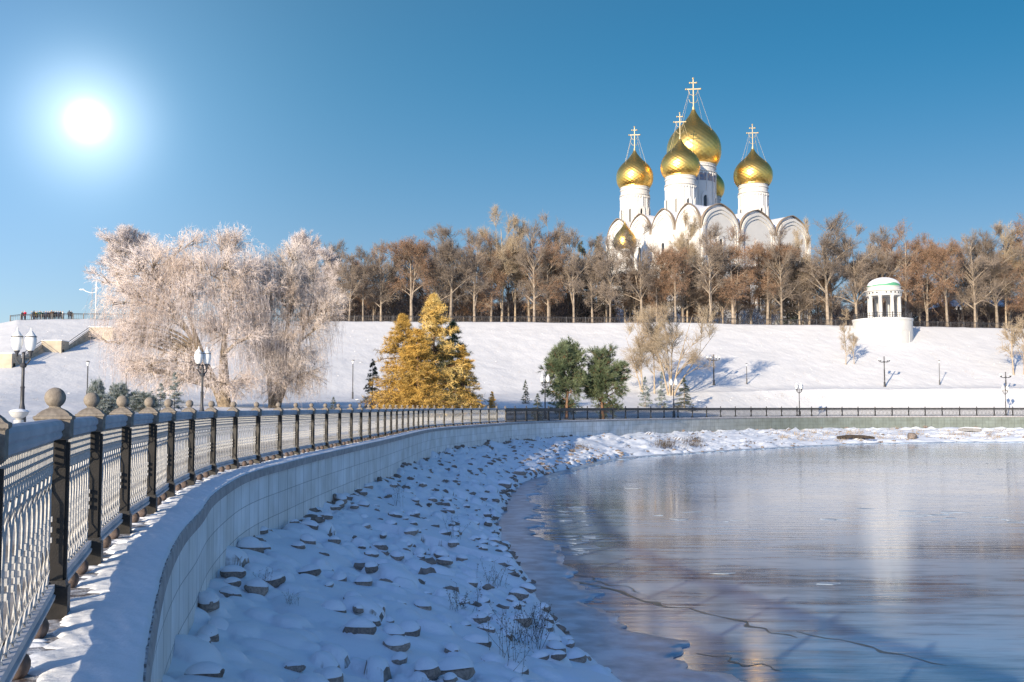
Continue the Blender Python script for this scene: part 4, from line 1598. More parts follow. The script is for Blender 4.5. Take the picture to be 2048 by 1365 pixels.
def cross_on(dome, z0, H, guy_r, guy_z):
    mb = MB()
    w = H * 0.014
    mb.lathe([(H * 0.05, z0 - 0.3), (H * 0.03, z0 + 0.1 * H)], 8)
    mb.box((0, 0, z0 + H * 0.5), (w * 2, w, H))
    mb.box((0, 0, z0 + H * 0.66), (H * 0.42, w, w * 2.2))
    mb.box((0, 0, z0 + H * 0.86), (H * 0.2, w, w * 1.8))
    for x_, z_ in ((-0.22, 0.66), (0.22, 0.66), (0, 1.0), (-0.1, 0.86), (0.1, 0.86)):
        mb.sphere((x_ * H, 0, z0 + z_ * H), H * 0.033, 8, 6)
    for x_ in (-1, 1):
        mb.tube([(0, 0, z0 + H * 0.45), (x_ * H * 0.11, 0, z0 + H * 0.5), (x_ * H * 0.16, 0, z0 + H * 0.66)], w * 0.6, 5)
        mb.tube([(0, 0, z0 + H * 0.22), (x_ * H * 0.10, 0, z0 + H * 0.24), (x_ * H * 0.13, 0, z0 + H * 0.33)], w * 0.6, 5)
    c = mb.build('cross', 'silver', dome)
    c.rotation_euler = (0, 0, -TH + R(-6))
    mb = MB()
    for k_ in range(4):
        a = R(45 + 90 * k_) - TH
        mb.tube([(math.cos(a) * H * 0.16, math.sin(a) * H * 0.16, z0 + H * 0.6), (math.cos(a) * guy_r, math.sin(a) * guy_r, guy_z)], 0.026, 4)
    mb.build('chain', 'silver', dome)


def tower(x, y, r, zbase, zdome, rad, hd, Hc, nwin, frieze=False):
    zb, zd = zbase - ZC, zdome - ZC
    mb = MB()
    mb.lathe([(r * 1.0, zb), (r * 1.0, zd - 0.4), (r * 1.03, zd - 0.35), (r * 1.03, zd)], 40)
    dr = mb.build('drum', 'white_wall', cath, True)
    mb = MB()
    for z_, q in ((zd - 1.0, 1.03), (zd - 2.3, 1.045), (zb + 0.6, 1.03)):
        mb.lathe([(r * q, z_), (r * (q + 0.02), z_ + 0.1), (r * (q + 0.02), z_ + 0.28), (r * q, z_ + 0.34)], 40, cap=False)
    for k_ in range(nwin * 2):
        a = (k_ + 0.5) * math.pi / nwin
        hcol = (zd - 2.5) - zb
        mb.tube([(r * 1.02 * math.cos(a), r * 1.02 * math.sin(a), zb), (r * 1.02 * math.cos(a), r * 1.02 * math.sin(a), zd - 2.6)], 0.13, 6)
    # little arcade under the cornice
    for k_ in range(nwin * 4):
        a = k_ * math.pi / (nwin * 2)
        mb.box((r * 1.03 * math.cos(a), r * 1.03 * math.sin(a), zd - 2.75), (0.3, 0.3, 0.5), a)
    mb.build('moulding', 'white_wall', dr)
    H_ = zd - zb
    for k_ in range(nwin):
        a = k_ * 2 * math.pi / nwin + R(20) - TH
        c_, s_ = math.cos(a), math.sin(a)
        F_ = lambda p, q, h: (c_ * (r * 1.0 + h) - s_ * p, s_ * (r * 1.0 + h) + c_ * p, q)
        ww = 0.42 * (1.5 if frieze else 1.0)
        mb = MB(); mb.prism(arch_outline(ww * 2, zb + 0.12 * H_, zb + 0.52 * H_, zb + 0.57 * H_, 8, 0), -0.3, 0.05, F_)
        w_ = mb.build('window', 'window_dark', dr)
        mb = MB(); mb.ring(arch_outline(ww * 2, zb + 0.12 * H_, zb + 0.52 * H_, zb + 0.57 * H_, 8, 0), arch_outline(ww * 2 + 0.9, zb + 0.10 * H_, zb + 0.53 * H_, zb + 0.62 * H_, 8, 0), -0.1, 0.2, F_)
        mb.build('window_frame', 'white_wall', dr)
    if frieze:
        mb = MB(); mb.lathe([(r * 1.012, zd - 4.6), (r * 1.012, zd - 2.7)], 40, cap=False); mb.build('frieze', 'frieze', dr)
    for o_ in (dr,):
        o_.location = (x, y, 0)
    dm = link('dome', dome_mesh('dome', rad, hd), cath, (x, y, zd))
    mb = MB(); mb.lathe([(rad * 0.80, -0.1), (rad * 0.84, 0.0), (rad * 0.84, 0.12), (rad * 0.79, 0.16)], 32, cap=False); mb.build('dome_ring', 'gold', dm)
    cross_on(dm, hd, Hc, rad * 0.80, hd * 0.55)


ZR = ZC + 26.5
tower(6.0, 12.0, 3.5, ZR - 1, 55.1, 4.6, 9.0, 6.3, 8)
tower(6.0, 27.6, 3.5, ZR - 1, 55.3, 4.55, 9.3, 6.0, 8)
tower(31.5, 12.0, 3.55, ZR - 1, 56.4, 4.8, 9.2, 6.2, 8)
tower(31.5, 27.6, 3.5, ZR - 1, 56.0, 4.6, 9.0, 6.0, 8)
tower(18.75, 19.8, 5.2, ZR - 1, 61.0, 6.7, 14.2, 8.0, 8, True)

# low eastern apses and gallery of the left side, seen between trunks
mb = MB()
mb.box((-2.2, WL / 2 - 2, 3.6), (4.2, WL - 6, 9.2))
gal = mb.build('gallery', 'white_wall', cath)
mb = MB()
mb.add([(-4.6, 1.0, 8.2), (-0.4, 1.0, 10.6), (-0.4, WL - 5, 10.6), (-4.6, WL - 5, 8.2), (-4.6, 1.0, 8.4), (-0.4, 1.0, 10.8), (-0.4, WL - 5, 10.8), (-4.6, WL - 5, 8.4)], [(0, 1, 5, 4), (1, 2, 6, 5), (2, 3, 7, 6), (3, 0, 4, 7), (4, 5, 6, 7), (0, 3, 2, 1)])
mb.build('gallery_roof', 'roof_snow', gal)

# chapel with its own small cupola, lower and nearer
p = at(1250, 500, 229)
chap = thing('chapel', 'small white chapel with one low golden cupola half hidden by trees left of the cathedral', 'chapel', (p[0], 229, ZC), TH)
zt_ = p[2] - ZC
mb = MB(); mb.box((0, 0, 6.0), (8, 8, 14)); mb.build('wall', 'white_wall', chap)
mb = MB(); mb.add([(-4.3, -4.3, 13), (4.3, -4.3, 13), (4.3, 4.3, 13), (-4.3, 4.3, 13), (0, 0, 16)], [(0, 1, 4), (1, 2, 4), (2, 3, 4), (3, 0, 4), (0, 3, 2, 1)]); mb.build('roof', 'roof_snow', chap)
mb = MB(); mb.lathe([(1.9, 13.5), (1.9, zt_ - 0.2), (2.0, zt_)], 24); mb.build('drum', 'white_wall', chap, True)
dm = link('dome', dome_mesh('dome', 2.55, 6.2), chap, (0, 0, zt_))
cross_on(dm, 6.2, 2.8, 2.0, 3.4)

# ------------------------------------------------------------------ white rotunda on its bastion
YR = 184.0
pR = at(1769, 641, YR)
bast = thing('bastion', 'white round bastion with a walled up arch jutting from the snowy slope', 'bastion', (at(1765, 643, YR)[0], YR, pR[2]))
RB = 57 * YR / 2048
mb = MB(); mb.lathe([(RB * 1.01, -9), (RB, -4.2), (RB, -0.35), (RB + 0.08, -0.3), (RB + 0.08, 0.0)], 56); mb.build('wall', 'rotunda_white', bast, True)
mb = MB(); mb.lathe([(RB + 0.12, 0.003), (RB + 0.12, 0.08), (RB - 0.3, 0.12)], 56); mb.build('rim', 'snow', bast)
a0 = R(-62)
c_, s_ = math.cos(a0), math.sin(a0)
Fd = lambda p_, q, h: ((RB + h) * math.cos(a0 + p_ / RB), (RB + h) * math.sin(a0 + p_ / RB), q)
mb = MB(); mb.ring(arch_outline(1.9, -4.3, -2.5, -2.05, 10, 0), arch_outline(2.25, -4.3, -2.4, -1.85, 10, 0), -0.05, 0.07, Fd); mb.build('arch', 'rotunda_white', bast)
mb = MB()
for zz in (1.0, 0.55, 0.12):
    t = np.linspace(0, 2 * math.pi, 41)[:-1]
    mb.tube(np.stack([RB * 0.96 * np.cos(t), RB * 0.96 * np.sin(t), 0 * t + zz], 1), 0.035, 4, close=True)
for k_ in range(72):
    a = k_ * 2 * math.pi / 72
    mb.box((RB * 0.96 * math.cos(a), RB * 0.96 * math.sin(a), 0.55), (0.05, 0.05, 1.0) if k_ % 6 else (0.14, 0.14, 1.25))
mb.build('balustrade', 'lamp_iron', bast)

rot = thing('rotunda', 'white round pavilion with eight columns and a snowy dome on the bastion', 'pavilion', (pR[0], YR, pR[2] + 0.08))
S = YR / 2048.0
rc = 29 * S
mb = MB(); mb.lathe([(rc + 0.75, 0), (rc + 0.75, 0.15), (rc + 0.55, 0.16), (rc + 0.55, 0.30)], 40); mb.build('base', 'rotunda_white', rot)
hc = 47 * S
for k_ in range(8):
    a = k_ * math.pi / 4 + R(11)
    mb = MB()
    mb.lathe([(0.46, 0.30), (0.46, 0.42), (0.38, 0.46), (0.37, 1.6), (0.32, hc - 0.3), (0.36, hc - 0.25), (0.40, hc - 0.15), (0.40, hc)], 16, (rc * math.cos(a), rc * math.sin(a), 0))
    mb.build('column', 'rotunda_white', rot, True)
mb = MB()
ro_ = rc + 0.42
mb.lathe([(rc - 0.42, hc), (ro_, hc), (ro_, hc + 0.28), (ro_ + 0.05, hc + 0.30), (ro_ + 0.05, hc + 0.72), (ro_ + 0.16, hc + 0.76), (ro_ + 0.34, hc + 0.86), (ro_ + 0.34, hc + 0.98), (ro_ - 0.05, hc + 1.02), (ro_ - 0.12, hc + 1.05), (ro_ - 0.12, hc + 1.55), (ro_ - 0.02, hc + 1.58), (ro_ - 0.02, hc + 1.68), (rc - 0.4, hc + 1.68)], 48)
ent = mb.build('entablature', 'rotunda_white', rot)
mb = MB()
for k_ in range(24):
    a = k_ * math.pi / 12 + 0.05
    mb.box(((ro_ + 0.05) * math.cos(a), (ro_ + 0.05) * math.sin(a), hc + 0.5), (0.05, 0.30, 0.24), a)
mb.build('dentils', 'window_dark', ent)
zd_ = hc + 1.68
rd = ro_ - 0.22
mb = MB()
mb.lathe([(rd, zd_), (rd, zd_ + 0.1)] + [(rd * math.cos(t_), zd_ + 0.1 + 1.62 * math.sin(t_)) for t_ in np.linspace(0.02, 1.52, 14)], 40)
dome_r = mb.build('dome', 'green_copper', rot, True)
mb = MB()
n_ = 40
prof_ = np.linspace(0.0, 1.52, 14)
V_, F_l = [], []
for i, t_ in enumerate(prof_):
    for j in range(n_):
        a = j * 2 * math.pi / n_
        lo = 0.07 + 0.24 * math.exp(-((math.atan2(math.sin(a - R(-75)), math.cos(a - R(-75)))) / 0.5) ** 2) + 0.04 * math.sin(5 * a)
        tt2 = lo + (1.52 - lo) * i / 13
        V_.append(((rd + 0.05) * math.cos(tt2) * math.cos(a), (rd + 0.05) * math.cos(tt2) * math.sin(a), zd_ + 0.12 + 1.66 * math.sin(tt2)))
mb.add(V_, [(i * n_ + j, i * n_ + (j + 1) % n_, (i + 1) * n_ + (j + 1) % n_, (i + 1) * n_ + j) for i in range(13) for j in range(n_)] + [tuple(13 * n_ + j for j in range(n_))])
mb.build('dome_snow', 'snow', dome_r, True)

# ------------------------------------------------------------------ dark building with an arched gateway behind the right trees
p = at(1985, 640, 222)
bld = thing('gate_building', 'dark brown building with a pale arched doorway half hidden behind the right trees', 'building', (p[0], 222, ZC))
mb = MB(); mb.box((0, 3, 3.0), (22, 6, 7.6)); mb.build('wall', 'brick_dark', bld)
mb = MB(); mb.add([(-11.5, -0.5, 6.8), (11.5, -0.5, 6.8), (11.5, 6.5, 6.8), (-11.5, 6.5, 6.8), (-9.5, 3, 8.6), (9.5, 3, 8.6)], [(0, 1, 5, 4), (2, 3, 4, 5), (1, 2, 5), (3, 0, 4), (0, 3, 2, 1)]); mb.build('roof', 'roof_snow', bld)
Fb = lambda a, b, h: (-3.2 + a, -h, b)
mb = MB(); mb.ring(arch_outline(2.0, 0, 2.4, 3.4, 10, 0), arch_outline(3.1, 0, 2.5, 4.1, 10, 0), -0.1, 0.35, Fb); mb.build('arch', 'stair_stone', bld)
mb = MB(); mb.prism(arch_outline(2.0, 0, 2.4, 3.4, 10, 0), 0.0, 0.04, Fb); mb.build('door', 'window_dark', bld)
twin_lamp(1917, 612, 206, 'twin white lantern lamp among the hilltop trees right of the rotunda', spread=0.42, zb=ZC)
twin_lamp(1688, 612, 206, 'twin white lantern lamp among the hilltop trees left of the rotunda', spread=0.42, zb=ZC)

# ------------------------------------------------------------------ people at the hilltop railing
def person_mesh(pose):
    lean, arm, step = pose
    J = {'pel': (0, 0, 0.93), 'sp': (0, 0.01, 1.12), 'ch': (0, 0.02, 1.34), 'nk': (0, 0.01 - lean * 0.05, 1.50), 'hd': (0, -0.02 - lean * 0.06, 1.62), 'tp': (0, -0.01 - lean * 0.06, 1.74),
         'hl': (0.10, 0, 0.88), 'kl': (0.11, -0.03 - step, 0.50), 'al': (0.11, 0.02 - step * 0.3, 0.09), 'tl': (0.12, -0.14 - step * 0.3, 0.05),
         'hr': (-0.10, 0, 0.88), 'kr': (-0.11, -0.02 + step * 0.4, 0.50), 'ar': (-0.11, 0.03 + step, 0.09), 'tr': (-0.12, -0.13 + step, 0.05),
         'sl': (0.20, 0.02, 1.40), 'el': (0.27, 0.02 - arm * 0.1, 1.14), 'wl': (0.22, -0.08 - arm * 0.22, 0.93 + arm * 0.18), 'fl': (0.20, -0.12 - arm * 0.28, 0.87 + arm * 0.22),
         'sr': (-0.20, 0.02, 1.40), 'er': (-0.27, 0.03, 1.14), 'wr': (-0.23, -0.08, 0.90), 'fr': (-0.22, -0.11, 0.83)}
    rad = {'pel': 0.17, 'sp': 0.17, 'ch': 0.18, 'nk': 0.065, 'hd': 0.10, 'tp': 0.085, 'hl': 0.115, 'kl': 0.075, 'al': 0.055, 'tl': 0.045, 'hr': 0.115, 'kr': 0.075, 'ar': 0.055, 'tr': 0.045,
           'sl': 0.095, 'el': 0.07, 'wl': 0.052, 'fl': 0.042, 'sr': 0.095, 'er': 0.07, 'wr': 0.052, 'fr': 0.042}
    E = [('pel', 'sp'), ('sp', 'ch'), ('ch', 'nk'), ('nk', 'hd'), ('hd', 'tp'), ('pel', 'hl'), ('hl', 'kl'), ('kl', 'al'), ('al', 'tl'), ('pel', 'hr'), ('hr', 'kr'), ('kr', 'ar'), ('ar', 'tr'),
         ('ch', 'sl'), ('sl', 'el'), ('el', 'wl'), ('wl', 'fl'), ('ch', 'sr'), ('sr', 'er'), ('er', 'wr'), ('wr', 'fr')]
    ks = list(J)
    me_ = bpy.data.meshes.new('body_base')
    me_.from_pydata([J[k_] for k_ in ks], [(ks.index(a), ks.index(b)) for a, b in E], [])
    o = bpy.data.objects.new('body_base', me_)
    COL.objects.link(o)
    md = o.modifiers.new('skin', 'SKIN')
    for i, k_ in enumerate(ks):
        me_.skin_vertices[0].data[i].radius = (rad[k_], rad[k_] * (0.75 if k_ in ('pel', 'sp', 'ch') else 1.0))
    me_.skin_vertices[0].data[0].use_root = True
    sb = o.modifiers.new('sub', 'SUBSURF')
    sb.levels = 1; sb.render_levels = 1
    dg = bpy.context.evaluated_depsgraph_get()
    out = bpy.data.meshes.new_from_object(o.evaluated_get(dg))
    bpy.data.objects.remove(o)
    for m_ in ('cloth_black', 'cloth_navy', 'skin'):
        out.materials.append(MATS[m_])
    for p_ in out.polygons:
        c = p_.center
        i = 0
        if c.z < 0.86 and abs(c.x) < 0.19:
            i = 1
        if 1.53 < c.z < 1.70 and c.y < 0.0:
            i = 2
        if c.z > 1.70 or (c.z > 1.55 and c.y >= 0):
            i = 1
        p_.material_index = i
        p_.use_smooth = True
    return out


bodies = [person_mesh(q) for q in ((0.2, 0.0, 0.0), (1.0, 1.0, 0.03), (0.5, 0.4, 0.10))]
crowd = [(41, 'cloth_black', None), (46.5, 'cloth_red', 'person in a bright red coat at the left end of the hilltop crowd'), (60, 'cloth_blue', None), (64, 'cloth_black', None), (68, 'cloth_yellow', 'person in a yellow coat in the hilltop crowd'),
         (71.5, 'cloth_navy', None), (76, 'cloth_teal', None), (80, 'cloth_black', None), (84, 'cloth_teal', None), (88, 'cloth_navy', None), (92, 'cloth_grey', None), (96, 'cloth_black', None),
         (100, 'cloth_brown', None), (104.5, 'cloth_grey', None), (109, 'cloth_black', None), (113, 'cloth_navy', None), (117, 'cloth_black', None), (122, 'cloth_white', 'person in a pale coat at the right end of the dense hilltop crowd'),
         (135, 'cloth_grey', 'person in grey, left of the two standing apart from the hilltop crowd'), (140, 'cloth_black', 'person in black, right of the two standing apart from the hilltop crowd')]
for i, (px, cl, lb) in enumerate(crowd):
    X, Y, z = crest_pt(px, 0.95 + (i % 3) * 0.55)
    o = link('person', bodies[i % 3])
    o.location = (X, Y, gz(X, Y) - 0.02)
    o.rotation_euler = (0, 0, random.uniform(-0.7, 0.7) + (math.pi if i % 5 == 3 else 0))
    k_ = random.uniform(0.95, 1.06)
    o.scale = (k_, k_, k_)
    o.material_slots[0].link = 'OBJECT'
    o.material_slots[0].material = MATS[cl]
    tag(o, lb or 'person in dark winter clothes in the dense crowd behind the hilltop railing', 'person', 'people standing at the hilltop railing')

# ------------------------------------------------------------------ trees
def nrmz(a):
    return a / (np.linalg.norm(a, axis=-1, keepdims=True) + 1e-9)


def bez(P0, Pc, P1, t):
    t = t[..., None]
    return (1 - t) ** 2 * P0 + 2 * t * (1 - t) * Pc + t * t * P1


def branches(P0, Pc, P1, r0, r1, k, ns):
    """tapered tubes along quadratic curves; returns V, F(quads)"""
    N = len(P0)
    t = np.linspace(0, 1, k + 1)
    C = bez(P0[:, None], Pc[:, None], P1[:, None], np.repeat(t[None], N, 0))
    T = nrmz(np.gradient(C, axis=1))
    ref = np.where(np.abs(T[..., 2:3]) < 0.9, np.array([0, 0, 1.0]), np.array([1.0, 0, 0]))
    A = nrmz(np.cross(T, ref)); B = np.cross(T, A)
    rad = r0[:, None] + (r1 - r0)[:, None] * t[None]
    ang = np.arange(ns) * 2 * math.pi / ns
    V = C[:, :, None] + rad[:, :, None, None] * (np.cos(ang)[None, None, :, None] * A[:, :, None] + np.sin(ang)[None, None, :, None] * B[:, :, None])
    base = (np.arange(N)[:, None, None] * (k + 1) + np.arange(k)[None, :, None]) * ns
    j = np.arange(ns)[None, None, :]
    j2 = (j + 1) % ns
    F = np.stack([base + j, base + j2, base + ns + j2, base + ns + j], -1).reshape(-1, 4)
    return V.reshape(-1, 3), F


def slivers(P, D, w, r):
    """one thin triangle per twig from P along D"""
    N = len(P)
    side = nrmz(np.cross(D, r.normal(size=(N, 3)))) * w[:, None]
    V = np.stack([P - side, P + side, P + D], 1).reshape(-1, 3)
    return V, np.arange(3 * N).reshape(-1, 3)


def join(parts):
    Vs, Fs, off = [], {}, 0
    for V, F in parts:
        Vs.append(V)
        Fs.setdefault(F.shape[1], []).append(F + off)
        off += len(V)
    return np.concatenate(Vs), [np.concatenate(f) for f in Fs.values()]


def sample_lobes(r, lobes, n, bias=0.45):
    L = np.array(lobes, dtype=float)
    vol = L[:, 3] * L[:, 4] * L[:, 5]
    k_ = r.choice(len(L), n, p=vol / vol.sum())
    d = nrmz(r.normal(size=(n, 3)))
    return L[k_, :3] + d * (r.random(n) ** bias)[:, None] * L[k_, 3:]


def bare_tree(seed, H, lobes, tr=0.25, n1=24, n2=9, n3=8, n4=12, l2=2.2, l3=1.1, l4=0.6, up=0.35, droop=0.0, lean=0.0, base=0.2, wtw=0.012, leaf=0, lsz=0.10, top=0.86, fork=0, trunks=None, rlimb=0.42):
    r = np.random.default_rng(seed)
    wood, crown = [], []
    # trunks
    if trunks is None:
        trunks = [((0, 0, 0), (lean * H * 0.5 + r.normal() * 0.2, r.normal() * 0.2, H * 0.45), (lean * H + r.normal() * 0.2, r.normal() * 0.3, H * top))]
        if fork:
            a = r.uniform(0, 6.28)
            z0 = r.uniform(0.14, 0.26) * H
            trunks.append(((lean * z0, 0, z0), (math.cos(a) * 0.9, 0.6 * math.sin(a), z0 + 1.6), (math.cos(a) * 1.7, math.sin(a) * 1.2, H * 0.72)))
    TP = [np.array(t, dtype=float) for t in trunks]
    for i, t in enumerate(TP):
        k_ = 14
        V, F = branches(t[None, 0], t[None, 1], t[None, 2], np.array([tr * (1.0 if t[0][2] < 0.5 else 0.6)]), np.array([tr * 0.16]), k_, 9)
        V = V + 0.03 * tr * r.normal(size=V.shape)
        # root flare
        if t[0][2] < 0.5:
            f = np.exp(-np.maximum(V[:, 2], 0) / 0.35)[:, None] * 0.5
            V[:, :2] += (V[:, :2] - t[0][:2]) * f
            V[:, 2] -= 0.3 * (V[:, 2] < 0.05)
        wood.append((V, F))
    # limbs
    T1 = sample_lobes(r, lobes, n1)
    ti = r.integers(0, len(TP), n1)
    if len(TP) > 1:      # nearest trunk top
        d = np.stack([np.linalg.norm(T1[:, :2] - (t[1] * 0.4 + t[2] * 0.6)[None, :2], axis=1) for t in TP], 1)
        ti = np.argmin(d + r.random(d.shape) * 1.2, axis=1)
    P0 = np.zeros_like(T1); tq = np.zeros(n1)
    for i, t in enumerate(TP):
        m_ = ti == i
        zz = np.linspace(0, 1, 60)
        C = bez(t[None, 0], t[None, 1], t[None, 2], zz)
        hd = np.linalg.norm(T1[m_][:, None, :2] - C[None, :, :2], axis=2)
        want = T1[m_][:, 2:3] - up * 1.6 * hd - 0.3
        cost = np.abs(C[None, :, 2] - want) + 3 * (C[None, :, 2] < base * H)
        q = np.argmin(cost, axis=1)
        P0[m_] = C[q]; tq[m_] = zz[q]
    L1 = np.linalg.norm(T1 - P0, axis=1)
    Pc = P0 + (T1 - P0) * 0.5 + np.array([0, 0, 1.0]) * (L1 * (0.12 if droop == 0 else 0.28))[:, None] + r.normal(size=T1.shape) * (0.10 * L1)[:, None]
    rt = tr * (1 - 0.84 * tq)
    r0 = np.minimum(rt * 0.7, 0.02 + rlimb * tr * np.clip(L1 / (0.3 * H), 0.3, 1.1))
    wood.append(branches(P0, Pc, T1, r0, r0 * 0.22 + 0.006, 7, 6))
    cen = np.array(lobes)[:, :3].mean(0)

    def sub(P0, Pc, P1, n, length, rr_, spread, updir, tmin=0.3):
        N = len(P0)
        t = r.uniform(tmin, 1.0, (N, n))
        Q0 = bez(P0[:, None], Pc[:, None], P1[:, None], t).reshape(-1, 3)
        D = np.repeat(nrmz(P1 - P0), n, 0)
        out_ = nrmz(Q0 - cen)
        D = nrmz(D * 0.6 + out_ * 0.35 + r.normal(size=D.shape) * spread + np.array([0, 0, updir]))
        Ln = length * r.uniform(0.45, 1.15, len(Q0)) * (1.25 - 0.55 * t.ravel())
        Q1 = Q0 + D * Ln[:, None]
        Qc = (Q0 + Q1) / 2 + r.normal(size=Q0.shape) * (0.10 * Ln)[:, None] + np.array([0, 0, 1.0]) * (0.10 * Ln)[:, None]
        return Q0, Qc, Q1, rr_
    a0, ac, a1, _ = sub(P0, Pc, T1, n2, l2, 0, 0.55, up * 0.8)
    rb = np.full(len(a0), 0.028 * max(1, tr / 0.25)) * r.uniform(0.7, 1.3, len(a0))
    wood.append(branches(a0, ac, a1, rb, rb * 0.35, 4, 4))
    b0, bc, b1, _ = sub(a0, ac, a1, n3, l3, 0, 0.6, up * 0.6, 0.15)
    rb = np.full(len(b0), wtw * 1.15)
    crown.append(branches(b0, bc, b1, rb, rb * 0.5, 2, 3))
    if n4:
        t = r.uniform(0.1, 1.0, (len(b0), n4))
        Q = bez(b0[:, None], bc[:, None], b1[:, None], t).reshape(-1, 3)
        D = np.repeat(nrmz(b1 - b0), n4, 0)
        D = nrmz(D * 0.7 + r.normal(size=D.shape) * 0.6 + np.array([0, 0, 0.35 * up - droop * 1.2])) * (l4 * r.uniform(0.5, 1.2, len(Q)))[:, None]
        crown.append(slivers(Q, D, np.full(len(Q), wtw * 0.8), r))
        if leaf:
            s_ = r.choice(len(Q), min(len(Q), leaf), replace=False)
            PL = Q[s_] + D[s_] * r.random((len(s_), 1))
            lo = [PL + r.normal(size=PL.shape) * 0.10]
            DL = nrmz(r.normal(size=PL.shape) + np.array([0, 0, -0.7])) * lsz
            Vl, Fl = slivers(lo[0], DL, np.full(len(PL), lsz * 0.4), r)
            return join(wood), join(crown), (Vl, [Fl])
    return join(wood), join(crown), None


def tree_meshes(kind, wood_m, crown_m, parts, leaf_m=None):
    w, c, lf = parts
    ms = [fast_mesh('trunk', w[0], w[1], wood_m, True)]
    ms.append(fast_mesh('crown', c[0], c[1], crown_m, False))
    if lf is not None:
        ms.append(fast_mesh('leaves', lf[0], lf[1], leaf_m, False))
    return ms


def plant(name, label, cat, ms, X, Y, z, sc, rz, group=None, names=('trunk', 'crown', 'leaves')):
    t = thing(name, label, cat, (X, Y, z), rz, group, sc)
    for m_, nm in zip(ms, names):
        link(nm, m_, t)
    return t


def egg(H, w, r, z0=0.36, n=5, jit=0.2):
    """lobes of an upright uneven crown"""
    out = [(0, 0, H * (z0 + 1) / 2, w, w * 0.95, H * (1 - z0) / 2)]
    for i in range(n):
        a = r.uniform(0, 6.28)
        q = r.uniform(0.35, 0.75) * w
        zz = r.uniform(z0 + 0.08, 0.85) * H
        out.append((q * math.cos(a), q * math.sin(a), zz, w * r.uniform(0.4, 0.65), w * r.uniform(0.4, 0.65), H * r.uniform(0.09, 0.17)))
    out.append((r.uniform(-0.4, 0.4), 0, H * 0.86, w * 0.42, w * 0.42, H * 0.14))
    return out


PR = np.random.default_rng(31)
GREY = [tree_meshes('g', 'bark', 'twig_grey', bare_tree(200 + i, 16, egg(16, 3.9, PR, 0.25, 7), 0.24, 30, 9, 8, 8, wtw=0.011, fork=i % 2, lean=PR.uniform(-0.03, 0.03), up=0.5)) for i in range(4)]
RUST = [tree_meshes('r', 'bark', 'twig_rust', bare_tree(300 + i, 16, egg(16, 4.2, PR, 0.23, 7), 0.25, 30, 9, 8, 8, wtw=0.011, fork=(i + 1) % 2, lean=PR.uniform(-0.03, 0.03), up=0.35, leaf=6500, lsz=0.12), 'leaf_rust') for i in range(3)]
PALE = [tree_meshes('p', 'bark_pale', 'twig_pale', bare_tree(400 + i, 20, egg(20, 4.4, PR, 0.32, 7), 0.24, 24, 10, 9, 14, l2=2.8, l3=1.3, l4=0.9, wtw=0.012, fork=1, up=0.6, droop=0.15)) for i in range(2)]
SAP = [tree_meshes('s', 'bark_pale', 'twig_pale', bare_tree(500 + i, 7, egg(7, 1.5, PR, 0.30, 4), 0.075, 18, 6, 5, 6, l2=1.0, l3=0.5, l4=0.3, wtw=0.007, up=0.7, base=0.22)) for i in range(2)]


def name_for(kind):
    return {'g': 'bare_tree', 'r': 'rust_tree', 'p': 'pale_tree'}[kind]


